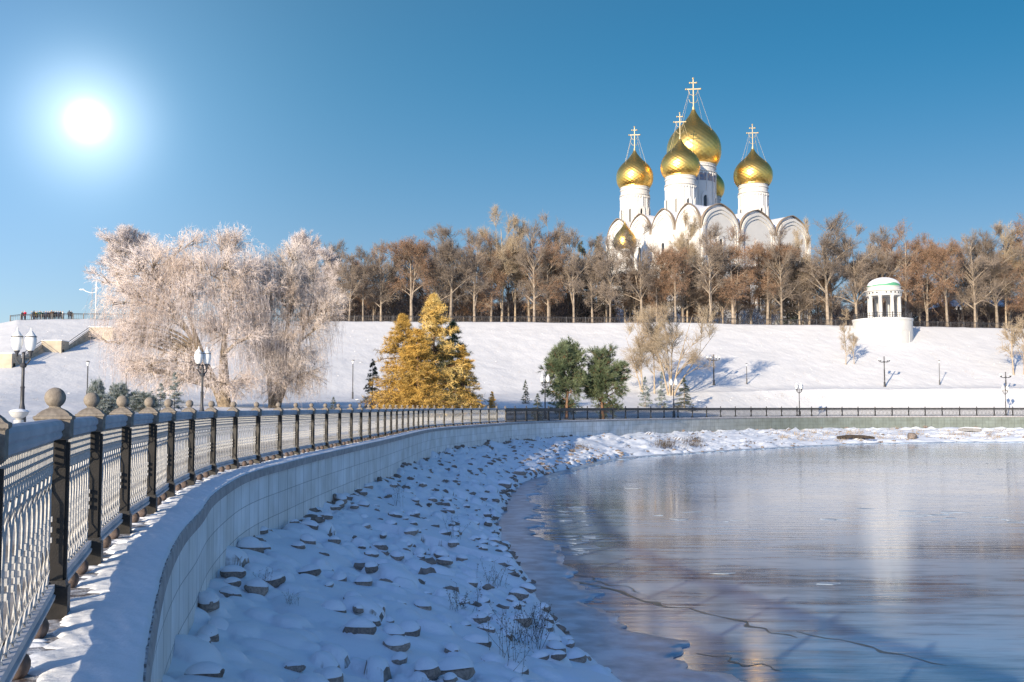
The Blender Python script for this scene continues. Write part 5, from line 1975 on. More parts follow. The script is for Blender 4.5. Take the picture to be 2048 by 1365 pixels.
# front row on the crest: (trunk px, crown-top py, kind, prototype, width factor, label)
FRONT = [
    (700, 508, 'g', 0, 1.0, 'bluish bare tree at the left end of the hilltop row, just right of the willow'),
    (728, 497, 'g', 1, 0.9, 'slender bare tree second from the willow in the hilltop row'),
    (763, 484, 'g', 2, 1.0, 'tall dark bare tree left of the first rust coloured tree in the hilltop row'),
    (824, 464, 'r', 0, 1.25, 'broad rust coloured tree above the yellow larch, first rust one in the hilltop row'),
    (873, 470, 'g', 3, 1.0, 'grey bare tree just right of the rust tree above the larch tip'),
    (902, 454, 'g', 0, 1.15, 'tall grey bare tree with a wide fan of branches right of the larch tip'),
    (950, 462, 'g', 1, 1.05, 'grey brown bare tree between the wide fan tree and the tall pale tree'),
    (982, 480, 'r', 1, 0.85, 'brown tree partly covered by the left side of the tall pale tree'),
    (1003, 424, 'p', 0, 1.0, 'tallest pale cream tree in the left half of the hilltop row'),
    (1030, 436, 'p', 1, 0.8, 'slim pale tree directly right of the tallest cream tree'),
    (1068, 446, 'g', 2, 0.9, 'grey bare tree rising behind the rust tree between pale trees and cathedral'),
    (1096, 472, 'r', 2, 1.05, 'rust tree with a forked trunk right of the pale trees'),
    (1098, 438, 'g', 3, 0.8, 'tall thin crown rising above the forked rust tree'),
    (1147, 466, 'g', 1, 0.95, 'dark grey bare tree between the forked rust tree and the cathedral'),
    (1184, 474, 'g', 0, 0.85, 'narrow dark tree beside the left edge of the cathedral'),
    (1219, 470, 'g', 2, 0.8, 'bare tree with a light trunk in front of the small golden cupola'),
    (1282, 456, 'g', 3, 1.05, 'bare tree with a split trunk before the left cathedral gables'),
    (1312, 500, 'r', 1, 0.85, 'low brown tree before the third left gable of the cathedral'),
    (1350, 482, 'r', 0, 0.95, 'brown tree with paired trunks below the front golden dome'),
    (1372, 428, 'p', 1, 0.75, 'pale feathery tree rising before the front corner of the cathedral'),
    (1418, 452, 'g', 1, 0.95, 'grey tree with a leaning forked trunk right of the pale feathery tree'),
    (1464, 462, 'r', 2, 1.15, 'bright rust tree before the first right gable of the cathedral'),
    (1532, 468, 'r', 0, 1.10, 'rust tree with a bent trunk before the middle right gable'),
    (1560, 452, 'g', 2, 0.8, 'grey brown tree before the last right gable of the cathedral'),
    (1597, 444, 'p', 0, 0.62, 'light brown tree with a straight trunk at the right edge of the cathedral'),
    (1652, 436, 'g', 0, 1.15, 'tall bare tree just right of the cathedral with pale trunk and spreading limbs'),
    (1709, 460, 'g', 3, 1.0, 'bare tree two to the right of the cathedral, left of the rotunda'),
    (1764, 462, 'g', 1, 1.0, 'bare tree rising directly behind the rotunda dome'),
    (1806, 458, 'r', 1, 0.9, 'brown bare tree whose crown stands right above the rotunda'),
    (1850, 474, 'r', 2, 0.95, 'brown tree with a white trunk just right of the rotunda'),
    (1890, 464, 'r', 0, 0.95, 'rust tree with arching snowy limbs, second right of the rotunda'),
    (1945, 464, 'g', 2, 1.0, 'dark bare tree with a broad light trunk, third right of the rotunda'),
    (1988, 458, 'g', 3, 1.05, 'bare tree with a forked trunk before the dark arched building'),
    (2006, 448, 'p', 1, 0.8, 'pale yellowish tree crown high at the right edge of the hilltop row'),
    (2046, 446, 'r', 1, 1.15, 'brown tree cut by the right edge of the photo'),
]
KM = {'g': (GREY, 16.0), 'r': (RUST, 16.0), 'p': (PALE, 20.0)}
for i, (px, py, kd, k_, wf, lb) in enumerate(FRONT):
    Yb = float(prof(np.array([(px - 1024) / 2048]))[4][0]) + 3.5 + (i * 37 % 5) * 0.9 + (5 if kd == 'p' else 0)
    ptop = at(px, py, Yb)
    z = gz(ptop[0], Yb)
    ms, H0 = KM[kd]
    sc = (ptop[2] - z) / H0 * 1.0
    plant(name_for(kd), lb, 'tree', ms[k_ % len(ms)], ptop[0], Yb, z - 0.1, (sc * wf, sc * wf, sc), random.uniform(0, 6.28), 'trees of the front hilltop row')

# second row behind
for i in range(36):
    px = 660 + i * 39 + random.uniform(-16, 16)
    if px > 2060:
        break
    Yb = float(prof(np.array([(px - 1024) / 2048]))[4][0]) + random.uniform(12, 22)
    hide = 1205 < px < 1640
    py = random.uniform(480, 525) + (45 if hide else 0)
    ptop = at(px, py, Yb)
    kd = random.choice('ggr')
    ms, H0 = KM[kd]
    sc = (ptop[2] - ZC) / H0
    plant(name_for(kd), 'bare tree standing behind the front row of hilltop trees, mostly hidden by it', 'tree', ms[i % len(ms)], ptop[0], Yb, ZC - 0.1, (sc * 1.1, sc * 1.1, sc), random.uniform(0, 6.28), 'trees behind the front hilltop row')

# trees close behind the front row before the cathedral
for i in range(15):
    px = 1212 + i * 29 + random.uniform(-9, 9)
    Yb = float(prof(np.array([(px - 1024) / 2048]))[4][0]) + random.uniform(9, 15)
    ptop = at(px, random.uniform(492, 535), Yb)
    kd = 'ggrg'[i % 4]
    ms, H0 = KM[kd]
    sc = (ptop[2] - ZC) / H0
    plant(name_for(kd), 'bare tree standing behind the front row of hilltop trees, mostly hidden by it', 'tree', ms[(i + 1) % len(ms)], ptop[0], Yb, ZC - 0.1, (sc * 1.25, sc * 1.25, sc), random.uniform(0, 6.28), 'trees behind the front hilltop row')

# frosted trees behind the willow, at the left end of the hilltop
FRO = [tree_meshes('f', 'bark', 'twig_frost', bare_tree(600 + i, 16, egg(16, 4.6, PR, 0.18, 7), 0.28, 30, 10, 9, 13, l2=2.6, l3=1.2, l4=0.7, wtw=0.018, up=0.4)) for i in range(2)]
for px, py, Y, k_, wf, lb in ((268, 468, 186, 0, 1.3, 'frosted pinkish tree on the hilltop showing at the left shoulder of the willow'),
                              (660, 498, 188, 1, 1.0, 'frosted bluish tree behind the right edge of the willow'),
                              (610, 470, 190, 0, 0.9, 'frosted grey tree on the crest behind the right willow crown')):
    pt = at(px, py, Y)
    z = gz(pt[0], Y)
    sc = (pt[2] - z) / 16
    plant('frosted_tree', lb, 'tree', FRO[k_], pt[0], Y, z - 0.1, (sc * wf, sc * wf, sc), random.uniform(0, 6.28))

# far wood: one mass behind everything on the plateau
Vs, Fs4, Fs3, off = [], [], [], 0
base_t = [bare_tree(700 + i, 13, egg(13, 3.0, PR, 0.18), 0.16, 16, 6, 6, 7, l2=2.0, l3=1.0, l4=0.8, wtw=0.024, up=0.4) for i in range(3)]
fw = np.random.default_rng(77)
for i in range(190):
    px = fw.uniform(640, 1215) if i < 115 else fw.uniform(1615, 2110)
    Y = fw.uniform(222, 262) if px < 1215 else fw.uniform(232, 262)
    X = (px - 1024) / 2048 * Y
    a = fw.uniform(0, 6.28)
    sc = fw.uniform(0.75, 1.05) * (1.0 if i % 2 else 0.55)
    (w, c, _) = base_t[i % 3]
    for V, Fl in (w, c):
        M = np.array([[math.cos(a), math.sin(a), 0], [-math.sin(a), math.cos(a), 0], [0, 0, 1]])
        Vs.append((V * np.array([1.15, 1.15, 1.0]) * sc) @ M + np.array([X, Y, ZC - 0.1]))
        for F in Fl:
            (Fs4 if F.shape[1] == 4 else Fs3).append(F + off)
        off += len(V)
tag(link('far_wood', fast_mesh('far_wood', np.concatenate(Vs), [np.concatenate(Fs4), np.concatenate(Fs3)], 'wood_far')), kind='stuff')
# scrub under the hilltop trees
N = 85000
pxs = np.concatenate([fw.uniform(640, 1240, int(N * 0.6)), fw.uniform(1240, 2080, N - int(N * 0.6))])
dep = fw.uniform(12, 60, N)
Ys = prof((pxs - 1024) / 2048)[4] + dep
P = np.stack([(pxs - 1024) / 2048 * Ys, Ys, np.full(N, ZC)], 1)
keep = (pxs < 1210) | (pxs > 1630) | (dep < 26)
P = P[keep]
hmax = 3.0 + 3.8 * (vnoise(P[:, 0] * 0.25, P[:, 1] * 0.25) + 0.5)
P[:, 2] += fw.random(len(P)) * hmax
D = nrmz(fw.normal(size=P.shape) * 0.6 + np.array([0, 0, 0.7])) * 1.5
V, F = slivers(P, D, np.full(len(P), 0.045), fw)
tag(link('scrub', fast_mesh('scrub', V, [F], 'wood_far')), kind='stuff')


# ------------------------------------------------------------------ weeping willows
def willow(seed, trunks, lobes, tr, n1, nstr, slen, wtw):
    r = np.random.default_rng(seed)
    H = max(t[2][2] for t in trunks) / 0.86
    w, c, _ = bare_tree(seed, H, lobes, tr, n1, 10, 9, 12, l2=2.0, l3=1.1, l4=0.48, up=0.2, droop=0.3, base=0.12, wtw=wtw, trunks=trunks, rlimb=0.5)
    # hanging strands from the outer parts of the crown
    n = nstr
    P = sample_lobes(r, lobes, n, 0.33)
    cen = np.array(lobes)[:, :3].mean(0)
    out_ = nrmz((P - cen) * np.array([1, 1, 0.2]))
    zlow = P[:, 2]
    L = slen * r.uniform(0.35, 1.1, n) * np.clip(0.55 + 0.45 * (1 - (P[:, 2] - cen[2]) / 8), 0.35, 1.2)
    L = np.minimum(L, np.maximum(0.5, P[:, 2] - 0.5 - r.random(n) * 2.5))
    P1 = P + out_ * (0.25 * L)[:, None] + r.normal(size=P.shape) * 0.22 + np.array([0, 0, -1.0]) * L[:, None]
    Pc = P + out_ * (0.28 * L)[:, None] + np.array([0, 0, 0.18]) * L[:, None] + r.normal(size=P.shape) * 0.15
    S = branches(P, Pc, P1, np.full(n, wtw), np.full(n, wtw * 0.55), 4, 3)
    # side twigs on the strands
    t = r.uniform(0.1, 1, (n, 4))
    Q = bez(P[:, None], Pc[:, None], P1[:, None], t).reshape(-1, 3)
    D = nrmz(r.normal(size=Q.shape) * 0.7 + np.array([0, 0, -0.9])) * r.uniform(0.25, 0.7, (len(Q), 1))
    S2 = slivers(Q, D, np.full(len(Q), wtw * 0.8), r)
    parts = [(c[0], f) for f in []]
    Vc, Fc = join([S, S2])
    # merge with fine twigs
    V = np.concatenate([c[0], Vc])
    Fl = [f for f in c[1]] + [f + len(c[0]) for f in Fc]
    return w, (V, Fl), None


YW = 80.0
pw = at(452, 815, YW)
s_ = YW / 2048.0


def wl(dx, dy, depth=0.0):
    """offset in metres from the willow base for a pixel offset"""
    return (dx * s_, depth, dy * s_)


def lobe_px(px, py, rx, ry, depth, base_px, base_py=815):
    return ((px - base_px) * s_, depth, (base_py - py) * s_, rx * s_, rx * s_ * 0.8, ry * s_)


bx = 452
lobes = [lobe_px(*q, bx) for q in ((395, 575, 120, 85, 0), (290, 590, 75, 75, -1.0), (330, 525, 75, 55, 1.2), (450, 530, 80, 60, 0.8), (390, 500, 85, 45, 0), (260, 630, 55, 60, -0.6), (470, 600, 65, 80, -1.0), (360, 620, 80, 50, -1.6), (222, 590, 45, 60, 0.5), (290, 680, 55, 50, -1.0), (500, 540, 50, 70, 0), (480, 690, 45, 40, -1.2), (305, 715, 55, 45, -0.6), (400, 725, 60, 40, -1.4), (515, 735, 40, 35, -0.8), (250, 700, 45, 50, 0), (330, 762, 60, 28, -0.5), (480, 768, 60, 25, -1.0))]
tw = [((0, 0, 0), wl(-50, 120), wl(-150, 270, -0.5)), ((0, 0.2, 0), wl(-10, 120, 0.6), wl(-20, 275, 0.8)), ((0, 0, 0), wl(-45, 90, -0.8), wl(-95, 265, -1.0)), ((0.1, 0, 0), wl(-20, 110, -1), wl(30, 260, -1.0))]
W1 = tree_meshes('w', 'bark_willow', 'twig_willow', willow(801, tw, lobes, 0.36, 66, 5600, 2.7, 0.009))
plant('weeping_willow', 'huge frosted weeping willow with pale hanging strands, the largest tree at the left', 'tree', W1, pw[0], YW, gz(pw[0], YW) - 0.15, 1.0, 0)
bx = 548
pw2 = at(548, 815, YW + 3)
lobes = [lobe_px(*q, bx) for q in ((560, 580, 80, 80, 0), (610, 580, 55, 65, 0.6), (580, 530, 55, 40, 0.5), (590, 650, 75, 60, -0.8), (545, 690, 60, 60, -1.3), (640, 620, 40, 50, 0.2), (520, 620, 45, 60, -0.6), (600, 720, 55, 45, -0.6), (560, 750, 50, 35, -0.8), (610, 765, 45, 25, -0.4))]
tw = [((0, 0, 0), wl(20, 110), wl(35, 275)), ((0, 0, 0), wl(-20, 110, -0.6), wl(-10, 270, -0.6)), ((0.1, 0, 0.2), wl(40, 100, 0.6), wl(75, 240, 0.6))]
W2 = tree_meshes('w', 'bark_willow', 'twig_willow_b', willow(802, tw, lobes, 0.33, 52, 3000, 2.5, 0.009))
plant('weeping_willow', 'browner weeping willow with dark upright limbs, right of the huge pale one', 'tree', W2, pw2[0], YW + 3, gz(pw2[0], YW + 3) - 0.15, 1.0, 0)


# ------------------------------------------------------------------ conifers
def conifer(seed, H, rbase, nb, per, needle, nl, nw, droop=0.25, z0=0.06, dens=1.0, shape=1.0, tuft=10, upturn=0.0, tr=None, jit=0.25, vjit=0.0):
    """layered cone tree: wood branches plus needle slivers"""
    r = np.random.default_rng(seed)
    tr = tr or 0.018 * H
    wood = [branches(np.array([[0, 0, -0.3]]), np.array([[0.05, 0, H * 0.5]]), np.array([[0, 0, H * 0.98]]), np.array([tr]), np.array([0.012]), 8, 7)]
    f = r.random(nb) ** 1.25
    zb = H * (z0 + (1 - z0) * f * 0.97)
    a = np.arange(nb) * 2.399 + r.normal(size=nb) * 0.4
    L = rbase * (1 - f) ** shape * r.uniform(1 - jit, 1 + jit * 0.6, nb) + 0.05 * H * 0.5 * (1 - f)
    D = np.stack([np.cos(a), np.sin(a), np.zeros(nb)], 1)
    P0 = np.stack([0 * zb, 0 * zb, zb], 1)
    P1 = P0 + D * L[:, None] + np.array([0, 0, 1.0]) * (L * (upturn - droop + r.normal(size=nb) * 0.12))[:, None]
    Pc = (P0 + P1) / 2 + np.array([0, 0, 1.0]) * (0.10 * L * (1 if droop > 0 else -1))[:, None]
    rb = np.clip(0.012 * L + 0.006, 0.006, 0.06)
    wood.append(branches(P0, Pc, P1, rb, rb * 0.3, 5, 4))
    # side sprays
    t = r.uniform(0.18, 1.0, (nb, per))
    Q0 = bez(P0[:, None], Pc[:, None], P1[:, None], t).reshape(-1, 3)
    Dd = np.repeat(D, per, 0)
    sd_ = np.stack([-Dd[:, 1], Dd[:, 0], 0 * Dd[:, 0]], 1) * np.where(r.random(len(Q0)) < 0.5, -1, 1)[:, None]
    Ls = np.repeat(L, per) * 0.34 * (1.15 - 0.75 * t.ravel()) * r.uniform(0.6, 1.2, len(Q0)) + 0.10 * needle
    Q1 = Q0 + nrmz(Dd * 0.8 + sd_ * r.uniform(0.3, 1.0, (len(Q0), 1)) + r.normal(size=Q0.shape) * (0.18 + vjit) + np.array([0, 0, upturn * 0.9 - droop * 0.5])) * Ls[:, None]
    wood.append(branches(Q0, (Q0 + Q1) / 2, Q1, np.full(len(Q0), 0.007), np.full(len(Q0), 0.004), 2, 3))
    n_ = int(nl * dens)
    tt_ = r.random((len(Q0), n_))
    N0 = (Q0[:, None] * (1 - tt_[..., None]) + Q1[:, None] * tt_[..., None]).reshape(-1, 3)
    axis = np.repeat(nrmz(Q1 - Q0), n_, 0)
    Dn = nrmz(axis * 0.6 + r.normal(size=N0.shape) * 0.75 + np.array([0, 0, 0.1])) * (needle * r.uniform(0.6, 1.2, len(N0)))[:, None]
    nd = slivers(N0, Dn, np.full(len(N0), nw), r)
    return join(wood), (nd[0], [nd[1]]), None


LARCH = [tree_meshes('l', 'bark_pine', m_, conifer(900 + i, 10, 3.1, 260, 13, 0.36, 11, 0.018, droop=0.12, z0=0.05, shape=0.62, upturn=0.16, jit=0.45, vjit=0.35)) for i, m_ in enumerate(('larch', 'larch_pale'))]
LP = [tree_meshes('l', 'bark_pine', m_, conifer(910 + i, 10, 2.5, 200, 12, 0.36, 11, 0.018, droop=0.15, z0=0.05, shape=0.62, upturn=0.12, jit=0.5, vjit=0.35)) for i, m_ in enumerate(('larch', 'pine'))]


def put_px(name, label, cat, ms, px, ybase, ytop, Y, H0, wf=1.0, rz=None, group=None, sink=0.05, names=('trunk', 'needles')):
    pt = at(px, ytop, Y)
    z = gz(pt[0], Y)
    sc = (pt[2] - z) / H0
    return plant(name, label, cat, ms, pt[0], Y, z - sink, (sc * wf, sc * wf, sc), random.uniform(0, 6.28) if rz is None else rz, group, names)


YL = 88.0
put_px('larch_tree', 'tall golden larch with the highest pointed tip of the autumn clump', 'tree', LARCH[1], 868, 812, 585, YL + 0.8, 10, 0.95)
put_px('larch_tree', 'golden yellow larch forming the left half of the autumn clump', 'tree', LARCH[0], 806, 812, 624, YL - 0.5, 10, 1.08)
put_px('larch_tree', 'low orange larch at the front of the autumn clump', 'tree', LP[0], 836, 812, 655, YL - 2.0, 10, 1.5)
put_px('larch_tree', 'olive green larch at the shaded right side of the autumn clump', 'tree', LP[0], 925, 812, 688, YL + 1.5, 10, 1.25)
put_px('spruce_tree', 'dark green spreading spruce behind the right edge of the larches', 'tree', LP[1], 905, 812, 640, YL + 3.5, 10, 1.25)

SPR = [tree_meshes('s', 'bark', 'spruce', conifer(920 + i, 6, 1.6, 90, 9, 0.22, 10, 0.020, droop=0.22, z0=0.03, shape=0.85)) for i in range(2)]
SPF = [tree_meshes('s', 'bark', 'spruce_frost', conifer(930 + i, 5, 1.5, 70, 9, 0.24, 9, 0.024, droop=0.1, z0=0.03, shape=0.8, upturn=0.12)) for i in range(2)]


# round pines: tufts of long needles at upturned shoots
def round_pine(seed, H, W, lobes):
    r = np.random.default_rng(seed)
    w, c, _ = bare_tree(seed, H, lobes, 0.13, 46, 7, 6, 0, l2=1.1, l3=0.55, up=0.25, base=0.10, wtw=0.008, top=0.9)
    # tips: last rings of the fine branches
    V = c[0].reshape(-1, 3, 3, 3)     # branches of 3 rings x 3 sides
    tip = V[:, 2].mean(1); root = V[:, 0].mean(1)
    ax = nrmz(tip - root)
    k_ = 26
    t = r.uniform(0.35, 1.05, (len(tip), k_))
    P = (root[:, None] * (1 - t[..., None]) + tip[:, None] * t[..., None]).reshape(-1, 3)
    A = np.repeat(ax, k_, 0)
    D = nrmz(A * 0.9 + r.normal(size=P.shape) * 0.65 + np.array([0, 0, 0.25])) * r.uniform(0.20, 0.38, (len(P), 1))
    nd = slivers(P, D, np.full(len(P), 0.012), r)
    wv = join([(w[0], f) for f in w[1][:1]]) if False else w
    V2 = np.concatenate([w[0], c[0]]); F2 = list(w[1]) + [f + len(w[0]) for f in c[1]]
    return (V2, F2), (nd[0], [nd[1]]), None


PIN1 = tree_meshes('p', 'bark_pine', 'pine', round_pine(951, 6.0, 2.0, [(0, 0, 3.9, 1.7, 1.6, 1.7), (0.2, 0, 5.0, 0.9, 0.9, 0.9), (-0.9, 0.2, 3.0, 0.9, 0.9, 0.9), (0.9, -0.2, 3.2, 0.9, 0.8, 0.9), (0.1, 0, 1.5, 1.3, 1.1, 0.8)]))
PIN2 = tree_meshes('p', 'bark_pine', 'pine', round_pine(952, 6.0, 2.0, [(0.1, 0, 3.6, 1.7, 1.6, 1.7), (-0.3, 0, 4.9, 0.9, 0.9, 0.9), (1.2, 0.2, 3.7, 0.8, 0.8, 1.1), (-0.9, 0, 2.8, 0.9, 0.9, 0.9), (0.2, 0, 1.4, 1.3, 1.1, 0.8)]))
put_px('pine_tree', 'taller round pine, left one of the pair on the snow', 'tree', PIN1, 1132, 814, 688, 104, 6.0, 1.0, 0.3)
put_px('pine_tree', 'darker round pine, right one of the pair on the snow', 'tree', PIN2, 1206, 812, 700, 105.5, 6.0, 1.05, 0.2)
PINS = tree_meshes('p', 'bark_pine', 'spruce_frost', round_pine(953, 3.0, 1.0, [(0, 0, 1.9, 0.9, 0.9, 0.8), (0, 0, 2.6, 0.4, 0.4, 0.4)]))

put_px('spruce_tree', 'dark narrow spruce close to the left side of the larches', 'tree', SPR[0], 746, 812, 713, 92, 6, 0.9)
put_px('spruce_tree', 'tiny dark spruce showing over the railing right of the willows', 'tree', SPR[1], 667, 812, 792, 75, 6, 1.3)
put_px('spruce_tree', 'tiny spruce over the railing left of the twin lantern lamp by the pines', 'tree', SPR[1], 1075, 812, 785, 97, 6, 1.2)
put_px('spruce_tree', 'very small slim spruce on the snow above the railing left of the pines', 'tree', SPR[0], 1051, 790, 757, 122, 6, 0.8)
put_px('spruce_tree', 'little yellowish conifer sapling right of the larches', 'tree', LP[0], 984, 812, 781, 92, 10, 0.9)
put_px('spruce_tree', 'small full spruce at the foot of the pale multi-stemmed slope tree', 'tree', SPR[1], 1368, 786, 753, 133, 6, 1.3)
put_px('pine_tree', 'thin young pine at the left foot of the pale slope trees', 'tree', SPF[0], 1290, 792, 752, 130, 5, 0.8)
put_px('pine_tree', 'thin young pine between the two pale slope trees', 'tree', SPF[0], 1323, 790, 742, 131, 5, 0.6)
put_px('spruce_tree', 'large snow dusted spruce under the left side of the willow', 'tree', SPF[0], 350, 812, 742, 66, 5, 0.85)
put_px('spruce_tree', 'snow dusted spruce just left of the bigger one under the willow', 'tree', SPF[1], 322, 815, 763, 64, 5, 1.0)
put_px('spruce_tree', 'small pointed snow dusted spruce behind the second and third ball posts', 'tree', SPF[0], 222, 815, 769, 60, 5, 1.0)
put_px('pine_tree', 'young pine on a thin stem, leftmost of the little conifers behind the ball posts', 'tree', PINS, 193, 815, 770, 58, 3.0, 0.55)
put_px('pine_tree', 'young bushy pine right of the small pointed spruce behind the ball posts', 'tree', PINS, 238, 815, 775, 62, 3.0, 0.8)
put_px('pine_tree', 'low snow dusted pine in front of the little conifers behind the ball posts', 'tree', PINS, 207, 815, 797, 50, 3.0, 1.1)
put_px('pine_tree', 'low frosted pine beneath the hanging willow strands', 'tree', PINS, 283, 815, 790, 60, 3.0, 1.6)

# ------------------------------------------------------------------ bare trees on the slope
MULT = [tree_meshes('m', 'bark_pale', 'twig_pale', bare_tree(970 + i, 11, lb_, 0.085, 34, 8, 8, 7, l2=1.7, l3=0.9, l4=0.55, wtw=0.007, up=0.8, trunks=tk, base=0.18)) for i, (lb_, tk) in enumerate((
    ([(0, 0, 6.5, 3.6, 3.0, 3.6), (2.4, 0, 6.0, 2.4, 2.0, 2.6), (-1.2, 0, 8.2, 2.0, 2.0, 2.6), (1.2, 0, 8.6, 2.0, 2.0, 2.2), (3.2, 0, 4.4, 1.6, 1.6, 1.6)],
     [((0, 0, 0), (-0.5, 0, 4), (-2.0, 0.3, 9.5)), ((0.2, 0.1, 0), (0.4, 0.3, 5), (0.5, 0.6, 10)), ((0.3, 0, 0), (0.8, -0.3, 4), (2.0, -0.6, 9.4)), ((0.4, 0, 0), (1.6, 0.2, 3), (4.2, 0.6, 7.6)), ((0.1, -0.1, 0), (0.1, -0.6, 4), (-0.6, -1.2, 9))]),
    ([(0, 0, 6.2, 2.0, 1.8, 4.0), (-1.4, 0, 5.0, 1.5, 1.5, 2.2), (0.9, 0, 7.4, 1.4, 1.4, 2.4)],
     [((0, 0, 0), (-0.1, 0, 4), (-0.5, 0, 9.6)), ((1.2, 0.3, 0), (1.2, 0.2, 4), (1.0, 0, 8.8)), ((-0.1, 0, 0.3), (-0.6, 0.2, 3), (-1.6, 0.4, 7.5))])))]
put_px('slope_tree', 'pale multi-stemmed bare tree spreading wide on the slope below the cathedral', 'tree', MULT[0], 1335, 778, 612, 141, 10.6, 1.4, 0.0, names=('trunk', 'crown'))
put_px('slope_tree', 'slimmer pale bare tree left of the wide multi-stemmed one on the slope', 'tree', MULT[1], 1284, 766, 622, 143, 10.6, 1.3, 0.0, names=('trunk', 'crown'))
put_px('slope_tree', 'young bare tree, left of two on the slope below the rotunda', 'tree', SAP[0], 1690, 760, 650, 166, 7, 1.1, names=('trunk', 'crown'))
put_px('slope_tree', 'young bare tree, right of two on the slope below the rotunda', 'tree', SAP[1], 1707, 760, 655, 166.5, 7, 0.95, names=('trunk', 'crown'))
put_px('slope_tree', 'pale bare tree on the slope near the right edge', 'tree', SAP[1], 2024, 762, 626, 168, 7, 1.2, names=('trunk', 'crown'))
put_px('slope_tree', 'pale bare tree on the slope cut by the right edge', 'tree', SAP[0], 2044, 764, 636, 168.5, 7, 1.0, names=('trunk', 'crown'))
put_px('slope_tree', 'thin leafless shrub on the crest just left of the rotunda', 'tree', SAP[0], 1692, 645, 618, 188, 7, 1.8, names=('trunk', 'crown'))
for px, py, yt, Y, k_, lb in ((1380, 640, 566, 200, 0, 'dark conifer low behind the trunks below the front corner of the cathedral'), (1580, 640, 552, 200, 1, 'snow dusted dark spruce among the trunks below the last right gable'),
                              (1262, 640, 580, 200, 0, 'dark conifer low behind the trunks left of the cathedral front'), (1196, 640, 468, 201, 1, 'tall dark green spruce at the left edge of the cathedral'), (1162, 640, 474, 203, 0, 'tall greenish spruce left of the cathedral')):
    put_px('spruce_tree', lb, 'tree', SPR[k_], px, py, yt, Y, 6, 0.75 if yt < 500 else 1.0)

# ------------------------------------------------------------------ dry weeds on the bank
def weed_mesh(seed, n, h):
    r = np.random.default_rng(seed)
    P0 = np.c_[r.normal(size=(n, 2)) * 0.12, np.full(n, -0.05)]
    P1 = P0 + np.c_[r.normal(size=(n, 2)) * 0.16, h * r.uniform(0.5, 1.1, n)]
    Pc = (P0 + P1) / 2 + r.normal(size=P0.shape) * 0.05
    st = branches(P0, Pc, P1, np.full(n, 0.004), np.full(n, 0.002), 3, 3)
    t = r.uniform(0.4, 1, (n, 9))
    Q = bez(P0[:, None], Pc[:, None], P1[:, None], t).reshape(-1, 3)
    D = nrmz(r.normal(size=Q.shape) + np.array([0, 0, 0.6])) * r.uniform(0.04, 0.14, (len(Q), 1))
    tw_ = slivers(Q, D, np.full(len(Q), 0.003), r)
    hd = slivers(Q + D, r.normal(size=Q.shape) * 0.02, np.full(len(Q), 0.008), r)
    V, F = join([st, tw_, hd])
    return fast_mesh('dry_weed', V, F, 'weed')


WD = [weed_mesh(61 + i, n_, h_) for i, (n_, h_) in enumerate(((14, 0.55), (7, 0.7), (24, 0.6)))]
for i, (px, py, k_, sc, lb) in enumerate(((1055, 1290, 2, 1.15, 'dense clump of dry weeds by the ice at the right edge of the near bank'), (985, 1172, 0, 1.0, 'dry weed stalks on the bank above the ice, mid distance'), (990, 1310, 1, 1.0, 'sparse dry stems left of the dense weed clump'),
                                          (587, 1208, 0, 0.35, 'tiny dark dry weed alone on the snow near the wall'), (925, 1225, 0, 0.9, 'dry weed tuft in the middle of the near bank'), (910, 1075, 1, 0.9, 'thin dry weed stems upright on the bank below the shore bend'),
                                          (790, 1010, 1, 1.0, 'tall thin dry stems near the wall, midway along the bank'), (525, 1180, 1, 0.5, 'single thin stem on the snow right of the dark boulder'), (1085, 1262, 0, 0.7, 'dry stems at the ice edge right of the dense weed clump'),
                                          (1040, 1345, 1, 0.9, 'dark dry stems at the bottom edge of the bank'))):
    x, y, z, s, t = bank_at_px(px, py)
    o = link('dry_weed', WD[k_]); o.location = (x, y, z); o.scale = (sc, sc, sc); o.rotation_euler = (0, 0, i * 1.3)
    tag(o, lb, 'dry plant', 'dry weeds on the bank')
rw = np.random.default_rng(88)
Vs, Fs_, off = [], [], 0
for (pa, pb, ya, yb, n_, h_, w_) in ((1312, 1345, 886, 899, 420, 0.9, 0.012), (1368, 1400, 882, 897, 420, 0.9, 0.012), (1150, 1175, 893, 900, 150, 0.7, 0.01)):
    for _ in range(n_ // 14):
        x, y, z, s, t = bank_at_px(rw.uniform(pa, pb), rw.uniform(ya, yb))
        P = np.array([x, y, z]) + np.c_[rw.normal(size=(14, 2)) * 0.35, np.zeros(14)]
        D = nrmz(rw.normal(size=P.shape) * 0.22 + np.array([0, 0, 1.0])) * rw.uniform(0.4, 1.0, (14, 1)) * h_
        V, F = slivers(P, D, np.full(14, w_), rw)
        Vs.append(V); Fs_.append(F + off); off += len(V)
tag(link('reeds', fast_mesh('reeds', np.concatenate(Vs), [np.concatenate(Fs_)], 'weed')), kind='stuff')
Vs, Fs_, off = [], [], 0
for _ in range(420):
    s = rw.uniform(S_MAX * 0.70, S_MAX - 4); t = rw.uniform(0.2, 0.9)
    x, y = bank_xy(np.array([s]), np.array([t]))
    P = np.array([float(x[0]), float(y[0]), bank_ground(s, t) - 0.05]) + np.c_[rw.normal(size=(12, 2)) * 0.3, np.zeros(12)]
    D = nrmz(rw.normal(size=P.shape) * 0.6 + np.array([0, 0, 0.8])) * rw.uniform(0.2, 0.6, (12, 1))
    V, F = slivers(P, D, np.full(12, 0.02), rw)
    Vs.append(V); Fs_.append(F + off); off += len(V)
tag(link('dry_grass', fast_mesh('dry_grass', np.concatenate(Vs), [np.concatenate(Fs_)], 'dry_grass')), kind='stuff')

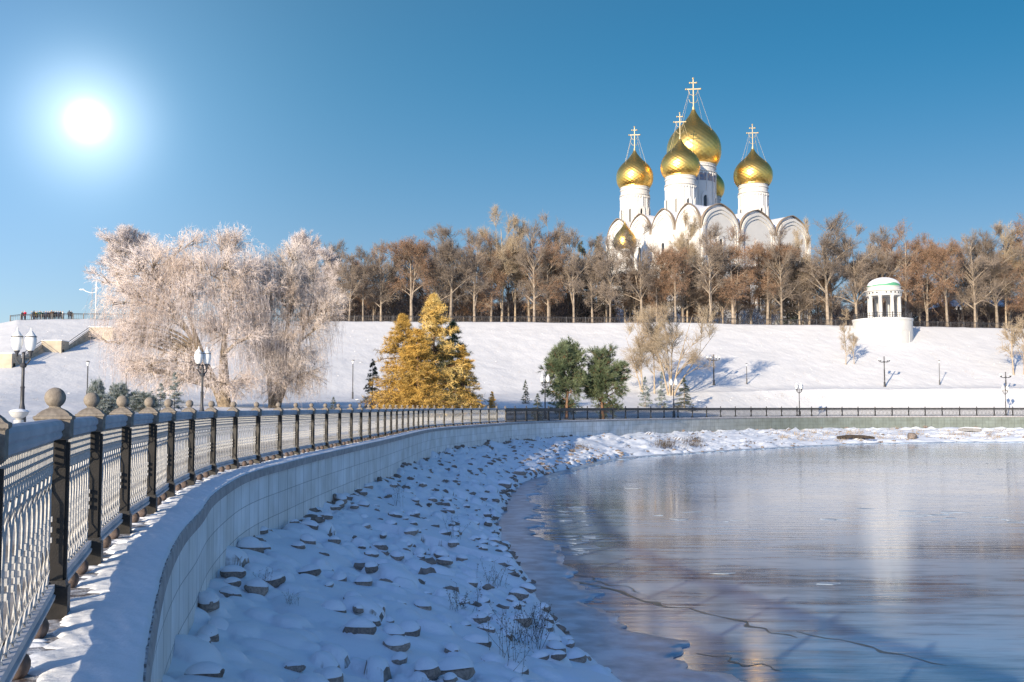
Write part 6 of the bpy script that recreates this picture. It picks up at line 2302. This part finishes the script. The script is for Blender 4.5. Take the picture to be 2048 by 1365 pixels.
# ------------------------------------------------------------------ trampled lumps, tracks and grass tips on the slope
tr_ = np.random.default_rng(41)
pts = []
for px0, py0, px1, py1, n_ in ((706, 645, 718, 735, 26), (720, 650, 690, 700, 14), (135, 652, 120, 720, 18), (1750, 700, 1500, 790, 46), (1850, 700, 1960, 760, 34), (1880, 690, 2040, 740, 30), (1560, 660, 1640, 770, 24), (1010, 660, 985, 740, 18), (1230, 655, 1100, 700, 20), (1500, 800, 2040, 795, 90), (1380, 806, 1600, 790, 60)):
    for i in range(n_):
        f = tr_.random()
        pts.append((px0 + (px1 - px0) * f + tr_.normal() * 5, py0 + (py1 - py0) * f + tr_.normal() * 3))
for i in range(900):
    pts.append((tr_.uniform(0, 2048), tr_.uniform(646, 808)))
Vs, Fs_, off = [], [], 0
Vg, Fg, og = [], [], 0
for i, (px, py) in enumerate(pts):
    d = ray(px, py)
    d = d / d[1]
    Y_ = np.linspace(70, 205, 220)
    zr = EYE + d[2] * Y_
    hit = np.where(hz(d[0] * Y_, Y_) >= zr)[0]
    if len(hit) == 0:
        continue
    Y = Y_[hit[0]]
    X = d[0] * Y
    z = gz(X, Y)
    if i % 5 != 3:
        n_ = 6
        P = np.array([X, Y, z - 0.05]) + np.c_[tr_.normal(size=(n_, 2)) * 0.15, np.zeros(n_)]
        D = nrmz(tr_.normal(size=P.shape) * 0.35 + np.array([0, 0, 1.0])) * tr_.uniform(0.08, 0.26, (n_, 1))
        V, F = slivers(P, D, np.full(n_, 0.011), tr_)
        Vg.append(V); Fg.append(F + og); og += len(V)
    else:
        r = tr_.uniform(0.04, 0.12)
        V = IV2 * np.array([r * tr_.uniform(0.8, 1.6), r, r * 0.55]) * (1 + 0.2 * tr_.normal(size=(1, 3)))
        Vs.append(V + np.array([X, Y, z])); Fs_.append(IF2 + off); off += len(V)
tag(link('snow_lumps', fast_mesh('snow_lumps', np.concatenate(Vs), [np.concatenate(Fs_)], 'hill_snow', True)), kind='stuff')
tag(link('grass_tips', fast_mesh('grass_tips', np.concatenate(Vg), [np.concatenate(Fg)], 'dry_grass')), kind='stuff')
